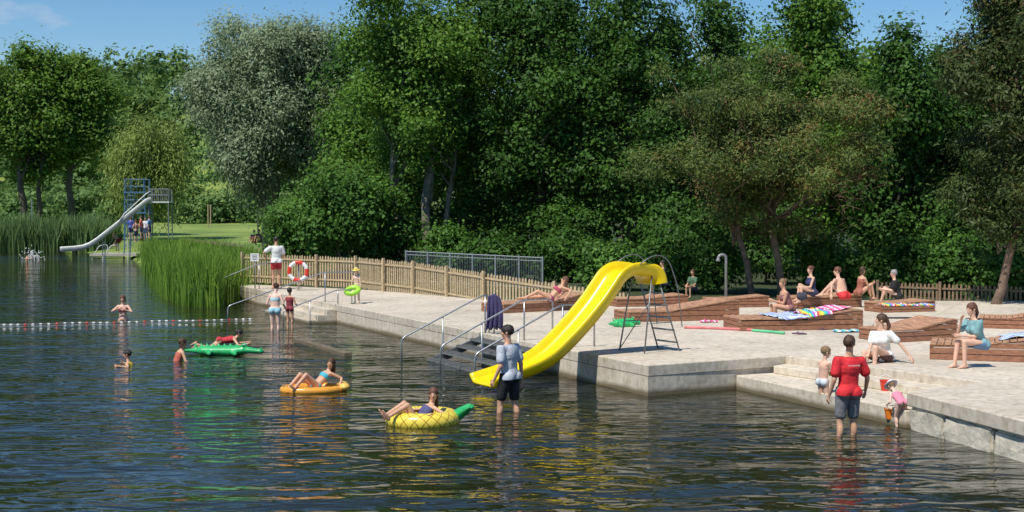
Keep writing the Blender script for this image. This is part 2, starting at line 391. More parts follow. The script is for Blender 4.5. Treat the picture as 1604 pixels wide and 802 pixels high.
person('small child in dark red swimwear standing on the water steps',G(454,512,.05)+Vector((0,0,-.12)),-15,1.25,dict(LH=(-.28,.1,.95),RH=(.2,.25,1.05)),1,('short','dark'),[('briefs',(.25,.03,.05)),('tank',(.25,.04,.05))],kid=.6,vox=.018)
person('lifeguard in white t-shirt and red shorts by the handrail',G(433,453,DK),25,1.98,dict(LH=(-.3,.25,1.05),RH=(.25,.25,1.0),ehL=(-1,-.3,-.2),hp=10,LF=(-.1,.05,.07)),1,('short','dark'),[('tshirt',(.75,.75,.73)),('trunks',(.5,.03,.04))],vox=.015)
KL=G(559,475,DK)
person('small child in yellow hat holding a green swim ring',KL,160,1.08,dict(LH=(-.28,.16,.72),RH=(.3,.16,.72),lean=4,hp=12),2,('bob','blond'),[('briefs',(.7,.65,.3))],kid=.9,vox=.018,hat=('sun',(.75,.6,.15)))
L,d=seat(862,471,DK+.30,DK,1.7,lean=-46,LH=(-.34,-.42,.43),RH=(.3,-.36,.43),LF=(-.1,.76,.40),RF=(.1,.9,.38),hp=-5,hy=-20,fd=(0,1,.3),khR=(0,.1,1))
person('woman in pink bikini reclining on a wooden lounger on her elbows',L,100,1.7,d,1,('long','auburn'),[('bra',(.45,.06,.12)),('briefs',(.3,.05,.12))],fem=True,vox=.014)
L,d=seat(1040,447,DK+.35,DK,1.7,LF=(-.1,.5,.07),RF=(.1,.4,.07),hy=20)
person('person in dark top sitting on a wooden platform by the slide',L,95,1.7,d,1,('short','dark'),[('tshirt',(.04,.045,.07)),('shorts',(.05,.05,.08))],vox=.018)
L,d=seat(1086,452,DK+.3,DK,1.5,LF=(-.1,.4,.07),RF=(.1,.4,.07))
person('child in green top sitting on a wooden platform near the shower',L,140,1.3,d,1,('short','brown'),[('tshirt',(.07,.15,.08)),('shorts',(.05,.05,.12))],kid=.5,vox=.02)
L,d=seat(1236,489,DK+.32,DK,1.7,lean=18,LF=(-.08,.38,.07),RF=(.1,.42,.07),LH=(-.05,.42,.62),RH=(.1,.42,.62),hy=20)
person('woman in patterned swimsuit sitting on the end of a towelled lounger',L,100,1.7,d,1,('bun','fair'),[('swimsuit',(.28,.12,.12))],fem=True,fat=1.12,vox=.014)
L,d=seat(1273,463,DK+.4,DK,1.72,lean=8,LF=(-.1,.5,.25),RF=(.1,.45,.3),LH=(-.1,.4,.65),RH=(.2,.1,.5),hy=10)
person('woman in navy top sitting on a wooden lounger',L,105,1.72,d,0,('bun','auburn'),[('tank',(.03,.04,.11)),('shorts',(.04,.05,.1))],fem=True,vox=.015)
L,d=seat(1322,468,DK+.34,DK,1.88,lean=22,LF=(-.25,.55,.42),RF=(.05,.6,.42),LH=(-.5,.05,.45),RH=(.25,.4,.62),hy=30,ehL=(-1,-.2,.2))
person('shirtless man in red swim trunks sitting with his back turned',L,42,1.88,d,0,('short','auburn'),[('trunks',(.7,.04,.04))],vox=.014,fat=1.08)
L,d=seat(1346,462,DK+.38,DK,1.68,lean=12,LF=(-.1,.5,.2),RF=(.12,.45,.3),LH=(-.1,.42,.7),RH=(.1,.42,.75),hy=10)
person('person in rust swimsuit sitting on a lounger with knees raised',L,-70,1.68,d,1,('bob','brown'),[('swimsuit',(.35,.12,.08))],fem=True,vox=.016)
L,d=seat(1406,468,DK+.22,DK,1.75,lean=12,LF=(-.1,.5,.12),RF=(.12,.45,.12),LH=(-.12,.42,.5),RH=(.12,.42,.5),hy=15)
person('person in black t-shirt sitting with knees drawn up',L,80,1.75,d,0,('short','grey'),[('tshirt',(.015,.015,.018)),('shorts',(.03,.03,.03))],vox=.016)
L,d=seat(1384,567,DK,.27,1.78,lean=6,side=4,LF=(-.02,.42,.16),RF=(.2,.5,.07),LH=(-.55,-.1,.33),RH=(.1,.42,.42),hy=-62,hp=-5,ehL=(-1,-.3,.1),kh=(.1,.5,1))
person('woman in white t-shirt and dark shorts sitting on the concrete edge',L,140,1.78,d,0,('pony','brown'),[('tshirt',(.74,.73,.70)),('shorts',(.1,.05,.05))],fem=True,vox=.012)
L,d=seat(1534,546,DK+.34,DK,1.68,lean=18,LF=(-.1,.42,.07),RF=(.08,.5,.07),LH=(-.02,.42,.60),RH=(.10,.34,.86),hy=0,hp=4,ehR=(.5,-.1,-1))
person('woman in turquoise top and denim shorts sitting on a lounger',L,112,1.68,d,0,('pony','auburn'),[('tshirt',(.20,.38,.40)),('shorts',(.14,.23,.40))],fem=True,vox=.012)
BL=G(1289,640,0)+Vector((0,0,-.18))
o,JB=person('small boy in pale swim briefs holding a yellow water gun',BL,-60,1.22,dict(LH=(-.05,.36,1.12),RH=(.12,.38,1.1),LF=(-.1,.05,.07),hy=-20,hp=12,lean=4,curl=1.1),0,('short','fair'),[('briefs',(.6,.65,.7))],kid=.75,vox=.014)
TL=G(1411,668,0)+Vector((0,0,-.12))
o,JT=person('toddler in pink swimsuit bending over with an orange bucket',TL,15,.98,dict(pel=(0,-.08,.86),lean=58,LH=(-.2,.38,.78),RH=(.2,.5,.75),hp=30,curl=1.1),2,('short','fair'),[('swimsuit',(.75,.25,.35))],kid=1.0,vox=.018,hat=('sun',(.75,.7,.72)))
GL=G(494,612,0)
person('girl in turquoise bikini leaning back on the orange air mattress',GL+Vector((.0,0,-.03)),128,1.40,dict(pel=(0,0,.14),lean=-48,LF=(-.15,.62,.16),RF=(.2,.60,.12),LH=(-.40,-.42,.14),RH=(.42,-.36,.12),kh=(0,.1,1),fd=(0,.6,.6),hy=45,hp=10,hu=(0,-.25,1)),1,('long','brown'),[('bra',(.05,.4,.5)),('briefs',(.05,.4,.5))],fem=True,kid=.3,vox=.013)
RL=G(652,664,0)
person('girl lying back in the pineapple ring with legs over the side',RL+Vector((0,0,-.04)),118,1.5,dict(pel=(0,.02,.03),lean=-44,LF=(-.14,.60,.24),RF=(.12,.56,.22),LH=(-.46,-.15,.24),RH=(.48,-.05,.24),kh=(0,.1,1),fd=(0,.5,.8),hu=(0,0,1),hy=56,hp=4),1,('long','auburn'),[('swimsuit',(.08,.08,.2))],fem=True,kid=.3,vox=.013)
person('child in red swimsuit lying across the green crocodile float',G(345,552,0)+Vector((0,0,.2)),-80,1.35,dict(pel=(0,0,.1),lean=82,LF=(-.12,-.75,.02),RF=(.12,-.7,-.05),LH=(-.32,.8,.02),RH=(.3,.8,.02),kh=(0,0,-1),fd=(0,-.8,-.5),hu=(0,.35,1)),1,('short','dark'),[('swimsuit',(.5,.03,.04))],kid=.4,vox=.016)
person('child wading chest deep and leaning forward in the water',G(274,565,0)+Vector((0,0,-.93)),-60,1.45,dict(lean=22,LH=(-.3,.4,1.0),RH=(.3,.45,1.0)),1,('bob','brown'),[('swimsuit',(.5,.12,.08))],kid=.4,vox=.016)
person('child swimming in yellow top, head and shoulders above water',G(207,572,0)+Vector((0,0,-.98)),90,1.3,dict(lean=14,LH=(-.45,.25,1.3),RH=(.4,.3,1.3)),1,('short','dark'),[('tank',(.7,.55,.05))],kid=.5,vox=.016)
person('woman standing waist deep in water with hands at her face',G(193,502,0)+Vector((0,0,-.86)),180,1.66,dict(LH=(-.1,.22,1.25),RH=(.1,.22,1.3),hp=10,ehL=(-1,0,-.6),ehR=(1,0,-.6)),0,('bob','auburn'),[('bra',(.3,.03,.06))],fem=True,vox=.016)
person('swimmer with head above water splashing',G(42,408,0)+Vector((0,0,-1.15)),-60,1.7,dict(LH=(-.5,.5,1.45),RH=(.4,.3,1.3)),1,('short','dark'),[],vox=.03,face=False)
SPY=104.0
person('person in swimwear bending over on the jetty',at(184,393,SPY),60,1.75,dict(pel=(0,-.2,.85),lean=70,LH=(-.2,.7,.3),RH=(.2,.7,.3)),0,('short','brown'),[('trunks',(.3,.05,.05))],vox=.03,face=False)
for px,py,yw,c in((228,376,170,(.65,.65,.66)),(205,375,20,(.08,.12,.4)),(221,374,100,(.6,.12,.1)),(234,374,-100,(.2,.35,.7)),(213,380,60,(.5,.3,.25))):
    person('person in summer clothes standing by the big slide',at(px,py,102.6),yw,1.7,dict(LH=(-.2,.3,1.0)),0,('short','brown'),[('tshirt',c),('shorts',(.05,.07,.15))],vox=.035,face=False,group='people waiting by the big slide')
for px,py in((398,381),(406,380)):
    L=at(px,py,92)
    person('person in dark clothes sitting on the lawn',L,160,1.7,dict(pel=(0,0,.1),LF=(-.1,.5,.07),RF=(.1,.5,.07),LH=(-.1,.4,.4),RH=(.1,.4,.4),kh=(0,.2,1)),1,('short','dark'),[('tshirt',(.03,.03,.04)),('shorts',(.04,.04,.05))],vox=.035,face=False,group='people sitting on the lawn')

# ---------------------------------------------------------------- ground / water
land=[(-1500,128),(-47,127),(-37,124),(-31,110),(-25,92),(-18,72),(-13.2,60),(-11,56.5),(-8.5,54),(6.5,31),(10,26),(12,18),(22,6),(60,-60),(1500,-700),(1500,2500),(-1500,2500)]
def axis(a,b,st,ext):
    m=list(np.arange(a,b,st)); lo=[a-st*1.35**i*2 for i in range(1,ext)]; hi=[b+st*1.35**i*2 for i in range(0,ext)]
    return np.array(sorted(lo)+m+hi)
xs=axis(-110,60,1.6,20); yy=axis(0,180,1.6,22)
XX,YY=np.meshgrid(xs,yy); px_=XX.ravel(); py_=YY.ravel()
ins=np.zeros(len(px_),bool); dist=np.full(len(px_),1e9)
n=len(land)
for i in range(n):
    x1,y1=land[i]; x2,y2=land[(i+1)%n]
    c=((y1>py_)!=(y2>py_)); 
    if y1!=y2: ins^= c&(px_<(x2-x1)*(py_-y1)/(y2-y1)+x1)
    dx,dy=x2-x1,y2-y1; tt=np.clip(((px_-x1)*dx+(py_-y1)*dy)/(dx*dx+dy*dy),0,1)
    dist=np.minimum(dist,np.hypot(px_-x1-tt*dx,py_-y1-tt*dy))
sd=np.where(ins,dist,-dist)
ss=lambda t:np.clip(t,0,1)**2*(3-2*np.clip(t,0,1))
zz=-.6+.9*ss((sd+1.2)/2.4)+np.where(ins,.15*ss((sd-1)/6),0)
zz+=np.where(ins,np.clip(py_-108,0,95)*.024*ss((sd-1)/8),0)+ (ins*34*ss((py_-185)/210))
def gz(x,y):
    i=np.argmin((px_-x)**2+(py_-y)**2); return float(zz[i])
nx=len(xs); ny=len(yy)
vs=list(zip(px_.tolist(),py_.tolist(),zz.tolist()))
fs=[(j*nx+i,j*nx+i+1,(j+1)*nx+i+1,(j+1)*nx+i) for j in range(ny-1) for i in range(nx-1)]
m,nt,N,L_,B=nodes('grass_ground')
g=N.new('ShaderNodeNewGeometry'); a=N.new('ShaderNodeTexNoise'); a.inputs['Scale'].default_value=.12; a.inputs['Detail'].default_value=9; L_.new(g.outputs['Position'],a.inputs['Vector'])
r=N.new('ShaderNodeValToRGB'); r.color_ramp.elements[0].position=.35; r.color_ramp.elements[0].color=(.11,.18,.03,1); r.color_ramp.elements[1].position=.65; r.color_ramp.elements[1].color=(.24,.31,.06,1)
L_.new(a.outputs['Fac'],r.inputs[0])
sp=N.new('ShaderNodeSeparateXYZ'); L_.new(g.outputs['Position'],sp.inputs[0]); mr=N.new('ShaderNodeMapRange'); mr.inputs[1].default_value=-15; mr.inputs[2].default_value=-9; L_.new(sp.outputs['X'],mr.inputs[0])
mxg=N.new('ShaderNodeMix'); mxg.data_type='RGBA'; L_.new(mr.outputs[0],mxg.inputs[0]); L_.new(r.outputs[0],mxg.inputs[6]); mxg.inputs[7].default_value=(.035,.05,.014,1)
L_.new(mxg.outputs[2],B.inputs['Base Color']); B.inputs['Roughness'].default_value=.9
b2=N.new('ShaderNodeTexNoise'); b2.inputs['Scale'].default_value=4; L_.new(g.outputs['Position'],b2.inputs['Vector']); bb=N.new('ShaderNodeBump'); bb.inputs['Strength'].default_value=.8; bb.inputs['Distance'].default_value=.1; L_.new(b2.outputs['Fac'],bb.inputs['Height']); L_.new(bb.outputs[0],B.inputs['Normal'])
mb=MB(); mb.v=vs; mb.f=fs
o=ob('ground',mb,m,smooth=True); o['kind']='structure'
m,nt,N,L_,B=nodes('river_water')
B.inputs['Base Color'].default_value=(.017,.019,.009,1); B.inputs['Roughness'].default_value=.045; B.inputs['IOR'].default_value=1.33
g=N.new('ShaderNodeNewGeometry')
mp=N.new('ShaderNodeMapping'); mp.inputs['Scale'].default_value=(.62,1.25,1); mp.inputs['Rotation'].default_value=(0,0,.22); L_.new(g.outputs['Position'],mp.inputs[0])
hs_=[]
for sc,wt,dt,ds_ in((.45,.9,1,.5),(1.9,.42,1.2,1.2),(6.5,.03,2,.3)):
    nn=N.new('ShaderNodeTexNoise'); nn.inputs['Scale'].default_value=sc; nn.inputs['Detail'].default_value=dt; nn.inputs['Distortion'].default_value=ds_; L_.new(mp.outputs[0],nn.inputs['Vector'])
    mu=N.new('ShaderNodeMath'); mu.operation='MULTIPLY'; mu.inputs[1].default_value=wt; L_.new(nn.outputs['Fac'],mu.inputs[0]); hs_.append(mu)
gp=N.new('ShaderNodeTexNoise'); gp.inputs['Scale'].default_value=.10; gp.inputs['Detail'].default_value=3; L_.new(mp.outputs[0],gp.inputs['Vector'])
gm=N.new('ShaderNodeMapRange'); gm.inputs[1].default_value=.35; gm.inputs[2].default_value=.62; gm.inputs[3].default_value=.45; gm.inputs[4].default_value=1.15; L_.new(gp.outputs['Fac'],gm.inputs[0])
mg=N.new('ShaderNodeMath'); mg.operation='MULTIPLY'; L_.new(hs_[1].outputs[0],mg.inputs[0]); L_.new(gm.outputs[0],mg.inputs[1])
ad=N.new('ShaderNodeMath'); L_.new(hs_[0].outputs[0],ad.inputs[0]); L_.new(mg.outputs[0],ad.inputs[1])
ad2=N.new('ShaderNodeMath'); L_.new(ad.outputs[0],ad2.inputs[0]); L_.new(hs_[2].outputs[0],ad2.inputs[1])
bp=N.new('ShaderNodeBump'); bp.inputs['Strength'].default_value=1.0; bp.inputs['Distance'].default_value=.165; L_.new(ad2.outputs[0],bp.inputs['Height']); L_.new(bp.outputs[0],B.inputs['Normal'])
mb=MB(); mb.add([(-1500,-700,0),(1500,-700,0),(1500,400,0),(-1500,400,0)],[(0,1,2,3)])
o=ob('water',mb,m); o['kind']='structure'

# ---------------------------------------------------------------- deck
M_conc=concrete('concrete_deck',(.66,.58,.47),math.atan2(.413,.911))
M_conc2=concrete('concrete_step',(.66,.58,.46),0,False)
Lp=G(376,447.5); C=G(1015,572); Q2=G(1232,557); R1=G(1540,598); S=G(1420,614); E=G(1604,659); 
E2=S+(E-S)*4.0
un=(C-Lp).normalized(); nn_=Vector((un.y,-un.x,0)); nn_=nn_ if nn_.x<0 else -nn_
back=[G(1800,470),G(1604,472),G(1300,470),G(950,474),G(760,468),G(650,458),G(382,444.5)]
mb=MB(); poly=[Lp,C,Q2,R1,S,E,E2,Vector((E2.x+12,E2.y-2,0)),Vector((24,30,0))]+back
prism(mb,[(p.x,p.y) for p in poly],.36,DK)
me=mb.mesh('deck')
bm=bmesh.new(); bm.from_mesh(me); bmesh.ops.triangulate(bm,faces=[f for f in bm.faces if len(f.verts)>4]); bm.to_mesh(me); bm.free()
deck=empty('concrete_deck',(0,0,0)); tag(deck,'pale concrete bathing deck along the river with stepped inlet','deck')
ob('deck_slab',me,M_conc,parent=deck,bevel=.02)
mb=MB()
prism(mb,[(p.x,p.y) for p in [Lp-nn_*.004,C-nn_*.004-un*.004,Q2-un*.03,R1+Vector((.3,.2,0)),Vector((14,26,0)),Vector((14,44,0)),G(650,459),G(382,446)]],-1.0,.359)
ob('deck_wall',mb,M_conc2,parent=deck)
A_=C+(Q2-C)*.62
mb=MB(); prism(mb,[(p.x,p.y) for p in [A_+Vector((.0,-.03,0)),Q2+Vector((.4,.1,0)),R1+Vector((.4,0,0)),S+Vector((.25,.1,0)),S+Vector((.02,.12,0))]],-1,.27)
ob('lower_platform',mb,M_conc2,parent=deck,bevel=.015)
d2=(R1-Q2).normalized(); w2=Vector((-abs(d2.y),-abs(d2.x),0)).normalized()
mb=MB(); prism(mb,[(p.x,p.y) for p in [Q2+d2*.02-Vector((0,.0,0)),R1,R1+w2*.5,Q2+w2*.5+d2*.2]],.272,.425)
ob('middle_step',mb,M_conc2,parent=deck,bevel=.015)
M_stone=pmat('limestone_block',(.60,.54,.43),.9,.25,3,.8,bscale=12)
ds=(E-S).normalized(); ns=Vector((ds.y,-ds.x,0)); ns=ns if ns.x<0 else -ns
x=.03
stw=MB()
while x<(E2-S).length:
    w=random.uniform(.95,1.4); 
    c=S+ds*(x+w/2)-ns*.24; c.z=-.05
    b_=MB(); box(b_,c,(ds,ns,Vector((0,0,1))),(w/2-.02,.21+random.uniform(-.02,.03),.395))
    t_=b_.mesh('b'); bm=bmesh.new(); bm.from_mesh(t_); bmesh.ops.bevel(bm,geom=bm.edges[:],offset=.04,segments=2,affect='EDGES'); bmesh.ops.subdivide_edges(bm,edges=bm.edges[:],cuts=3,use_grid_fill=True)
    for v in bm.verts: v.co+=Vector((noise.noise(v.co*4),noise.noise(v.co*4+Vector((9,0,0))),noise.noise(v.co*4+Vector((0,7,0)))))*.05
    for v in bm.verts: v.co.z=min(v.co.z,.355)
    stw.add([v.co.copy() for v in bm.verts],[[v.index for v in f.verts] for f in bm.faces]); bm.free()
    x+=w
o=ob('stone_wall',stw,M_stone,smooth=False); tag(o,'rough pale limestone block wall under the concrete slab','wall')
dr=(R1-S).normalized()
mb=MB(); prism(mb,[(p.x,p.y) for p in [S+ds*.1-ns*.43,S+ds*6-ns*.43,R1+Vector((3,-4,0)),R1+Vector((1,0,0)),S+dr*.5+ds*.12]],-1,.357); ob('slab_core',mb,M_conc2,parent=deck)

# ---------------------------------------------------------------- rails & stairs
M_steel=pmat('galvanised_steel',(.42,.43,.44),.38,.15,20,0,metal=.85)
def edge_pt(px):
    y=447.5+(px-376)*(572-447.5)/(1015-376.0); return G(px,y)
def smooth_path(pts,r=.12,k=4):
    out=[pts[0]]
    for i in range(1,len(pts)-1):
        a=pts[i]+(pts[i-1]-pts[i]).normalized()*r; b=pts[i]+(pts[i+1]-pts[i]).normalized()*r
        for j in range(k+1):
            t=j/k; out.append(a*(1-t)**2+pts[i]*2*t*(1-t)+b*t*t)
    out.append(pts[-1]); return out
Z=Vector((0,0,1))
def handrail(px,inl,out,drop,h=.9,label='galvanised steel handrail leading down into the water'):
    p=edge_pt(px); q=p-nn_*inl; e=p+nn_*out; 
    m=MB()
    top=[q+Z*0.0,q+Z*h,p+Z*h*1.0,e+Z*(h-drop),Vector((e.x,e.y,-.5))]
    tube(m,smooth_path(top),.020,8)
    mid=p+Z*h; tube(m,[p-nn_*.05,mid-nn_*.05],.018,8)
    mm=p+nn_*out*.5; tube(m,[Vector((mm.x,mm.y,-.5)),mm+Z*(h-drop*.5)],.016,8)
    o=ob('handrail',m,M_steel,smooth=True); tag(o,label,'handrail','handrails at the water steps'); return o
handrail(757,.15,2.05,.95); handrail(818,.75,1.95,.95); handrail(878,.8,1.95,.95)
handrail(404,.9,2.6,1.0,.95); handrail(507,1.2,3.1,1.0,.95); handrail(527,.5,1.7,.6,.45)
def stairs(pxa,pxb,n,label,mat,run=.36):
    a=edge_pt(pxa); b=edge_pt(pxb); e=empty('water_stairs',a); tag(e,label,'stairs')
    w=(b-a).length; ax=(b-a).normalized()
    for i in range(n):
        z=DK-.14*(i+1); c=(a+b)/2+nn_*(run*(i+.5)); c.z=z
        m=MB(); box(m,c-a,(ax,nn_,Z),(w/2,run/2-.02,.02)); 
        for k in range(int(w/.06)):
            box(m,a+ax*(.03+k*.06)+nn_*(run*(i+.5))+Z*(z-DK+.026)-a,(ax,nn_,Z),(.006,run/2-.02,.008))
        ob('tread',m,mat,parent=e)
    for p in(a+ax*.03,b-ax*.03):
        m=MB(); d=(nn_*run*n-Z*.14*n); dn=d.normalized(); up=dn.cross(ax).normalized()
        box(m,p-a+d*.5-Z*.12,(ax,dn,up),(.02,d.length/2,.09)); ob('stringer',m,M_steel,parent=e)
stairs(757,878,5,'steel grating stairs leading from the deck into the water',pmat('steel_grate',(.24,.24,.23),.55,.3,12,.3,metal=.4))
def cstairs(pxa,pxb,n,label):
    a=edge_pt(pxa); b=edge_pt(pxb); ax=(b-a).normalized(); m=MB()
    for i in range(n):
        z=DK-.16*(i+1); c=(a+b)/2+nn_*(.3*(i+.5)+.01); c.z=(z-1)/2
        box(m,c,(ax,nn_,Z),((b-a).length/2-.001*i,.15,(z+1)/2))
    o=ob('concrete_steps',m,M_conc2,bevel=.01); tag(o,label,'steps')
cstairs(455,527,4,'concrete steps from the deck down into the water')
a=G(466,533,.03); b=G(545,556,.03); m=MB(); d=(b-a); box(m,(a+b)/2,(d.normalized(),d.normalized().cross(Z),Z),(d.length/2,.10,.06))
o=ob('wooden_beam',m,wood('old_wood',(.17,.13,.08)),bevel=.015); tag(o,'weathered wooden beam lying at the water surface','beam')
def cloth_drape(name,label,top,w,hgt,ax,mat,amp=.04):
    m=MB(); nu,nv=18,14; vs=[]
    for j in range(nv+1):
        for i in range(nu+1):
            u=i/nu-.5; v=j/nv; n_=ax.cross(Z)
            off=amp*math.sin(i*1.3+v*1.5)*(.3+v)+.02
            p=top+ax*(u*w*(.55+.45*v**.5)*(1-.1*v)+.03*math.sin(v*3))+Z*(-v*hgt*(1-.12*abs(math.sin(i*.55)))-abs(u)*.14)+n_*off
            vs.append(p)
    fs=[(j*(nu+1)+i,j*(nu+1)+i+1,(j+1)*(nu+1)+i+1,(j+1)*(nu+1)+i) for j in range(nv) for i in range(nu)]
    m.add(vs,fs); o=ob(name,m,mat,smooth=True); so=o.modifiers.new('s','SOLIDIFY'); so.thickness=.012; tag(o,label,'towel'); return o
tp=G(774,523); tb=tp.copy(); tp.z=DK+.95
m_navy=pmat('navy_cloth',(.06,.05,.13),.9,.3,10,.3)
cloth_drape('towel','navy blue towel hanging on a handrail post',tp,.46,.86,Vector((.95,-.3,0)),m_navy,.05)
m=MB(); tube(m,[tb+Vector((0,.08,0)),tp+Vector((0,.08,.02))],.02,8); o=ob('rail_post',m,M_steel,smooth=True); tag(o,'steel post carrying a navy towel','post')

# ---------------------------------------------------------------- fence
M_picket=wood('picket_wood',(.46,.35,.21),1.0)
def fence(label,pts,tops,sp=.135,hgt=1.15,mat=M_picket):
    P=[Vector(p) for p in pts]; base=P[0].copy(); e=empty('picket_fence',base); tag(e,label,'fence')
    pk=MB(); rl=MB(); posts=[]
    for i in range(len(P)-1):
        a,b=P[i],P[i+1]; d=Vector((b.x-a.x,b.y-a.y,0)); Ld=d.length; ax=d.normalized(); nv=ax.cross(Z)
        n=max(1,int(Ld/sp))
        for k in range(n):
            t=k/n; p=a+d*t; zt=tops[i]*(1-t)+tops[i+1]*t+random.uniform(-.02,.02)
            z0=zt-hgt; c=Vector((p.x,p.y,(zt+z0)/2))-base; w=.036; hh=(zt-z0)/2; th=.011
            v=[]; tl=random.uniform(-.015,.015)
            for sy in(-1,1):
                for (x_,z_) in((-w,-hh),(w,-hh),(w+tl,hh-.05),(tl,hh),(-w+tl,hh-.05)): v.append(c+ax*x_+nv*sy*th+Z*z_)
            pk.add(v,[(0,1,2,3,4),(9,8,7,6,5)]+[(q,(q+1)%5,5+(q+1)%5,5+q) for q in range(5)])
        for fr in(.22,.85):
            A1=Vector((a.x,a.y,tops[i]-hgt+hgt*fr)); B1=Vector((b.x,b.y,tops[i+1]-hgt+hgt*fr)); dd=B1-A1
            box(rl,(A1+B1)/2-base+nv*.03,(dd.normalized(),nv,dd.normalized().cross(nv)),(dd.length/2,.016,.03))
        npst=max(1,round(Ld/2.3))
        for k in range(npst):
            t=k/npst; p=a+d*t; zt=tops[i]*(1-t)+tops[i+1]*t; posts.append((p,zt,ax,nv))
    ob('pickets',pk,mat,parent=e); ob('fence_rail',rl,mat,parent=e)
    for p,zt,ax,nv in posts:
        m=MB(); box(m,Vector((p.x,p.y,zt-.62))-base+nv*.09,(ax,nv,Z),(.045,.045,.68)); ob('post',m,mat,parent=e,bevel=.006)
fp=[(382,445.5,397),(560,453,403),(650,460,411),(760,469.5,427),(870,476,443),(990,480,460)]
fence('light wooden picket fence along the back of the concrete deck',[G(a,b) for a,b,c in fp],[at(a,c,G(a,b).y).z for a,b,c in fp])
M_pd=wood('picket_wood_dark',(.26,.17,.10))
fp=[(1395,466),(1604,474),(1800,480)]
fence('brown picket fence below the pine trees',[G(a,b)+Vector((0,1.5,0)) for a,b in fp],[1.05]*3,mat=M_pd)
M_far=wood('far_fence',(.30,.24,.16))
fence('weathered low picket fence between reeds and lawn',[at(285,374,100)*1,at(382,386,80)],[at(285,374,100).z,at(385,383,80).z],sp=.2,hgt=.9,mat=M_far)
sg=at(399,403,G(399,452).y); e=empty('notice_sign',sg); tag(e,'small white notice sign on a post at the fence','sign')
m=MB(); box(m,(0,0,0),XYZ,(.16,.012,.15)); ob('sign_board',m,M_white,parent=e)
m=MB(); 
for i in range(4): box(m,(0,-.014,.09-.055*i),XYZ,(.11-.02*(i%2),.002,.01))
ob('sign_lines',m,pmat('sign_ink',(.08,.08,.1),.7),parent=e)
m=MB(); tube(m,[(0,.04,-1.2),(0,.04,.12)],.022,8); ob('sign_post',m,M_steel,parent=e,smooth=True)
lr=at(467,425,G(467,452).y-1.4); e=empty('life_ring',lr); tag(e,'red and white life ring hanging on a steel post','life ring')
def torus_part(R,r,a0,a1,n=24,k=12,ax=(Vector((1,0,0)),Vector((0,0,1)),Vector((0,1,0)))):
    m=MB(); vs=[]; fs=[]
    for i in range(n+1):
        a=a0+(a1-a0)*i/n; c=(ax[0]*math.cos(a)+ax[1]*math.sin(a)); 
        for j in range(k):
            b=2*math.pi*j/k; vs.append(c*(R+r*math.cos(b))+ax[2]*r*math.sin(b))
    for i in range(n):
        for j in range(k): fs.append((i*k+j,i*k+(j+1)%k,(i+1)*k+(j+1)%k,(i+1)*k+j))
    m.add(vs,fs); return m
M_red=pmat('red_plastic',(.65,.04,.02),.4,.08,10)
for i in range(4):
    a=i*math.pi/2+.3; ob('white_segment',torus_part(.33,.075,a,a+.75,8),M_white,parent=e,smooth=True); ob('red_segment',torus_part(.33,.077,a+.75,a+math.pi/2,6),M_red,parent=e,smooth=True)
m=MB(); tube(m,[Vector((0,.1,-(lr.z-DK))),Vector((0,.1,.3))],.03,8); ob('ring_post',m,M_steel,parent=e,smooth=True)
a=at(636,394,52.5); b=at(850,404,50); e=empty('bridge_railing',a); tag(e,'grey galvanised railing of a footbridge behind the fence','railing')
d=b-a; ax=Vector((d.x,d.y,0)).normalized(); Ld=d.length; M_gr=pmat('dull_zinc',(.20,.23,.24),.6,.2,9,0,metal=.2)
m=MB()
for zf in(0,-.12,-1.1): tube(m,[Z*zf,d+Z*zf],.026 if zf==0 else .018,6)
ob('top_rail',m,M_gr,parent=e)
m=MB()
for k in range(int(Ld/.07)): 
    p=d*(k*.07/Ld); tube(m,[p,p-Z*1.1],.008,4)
ob('bars',m,M_gr,parent=e)
for k in range(7):
    m=MB(); p=d*(k/6); box(m,p-Z*.55,(ax,ax.cross(Z),Z),(.03,.03,.6)); ob('post',m,M_gr,parent=e)

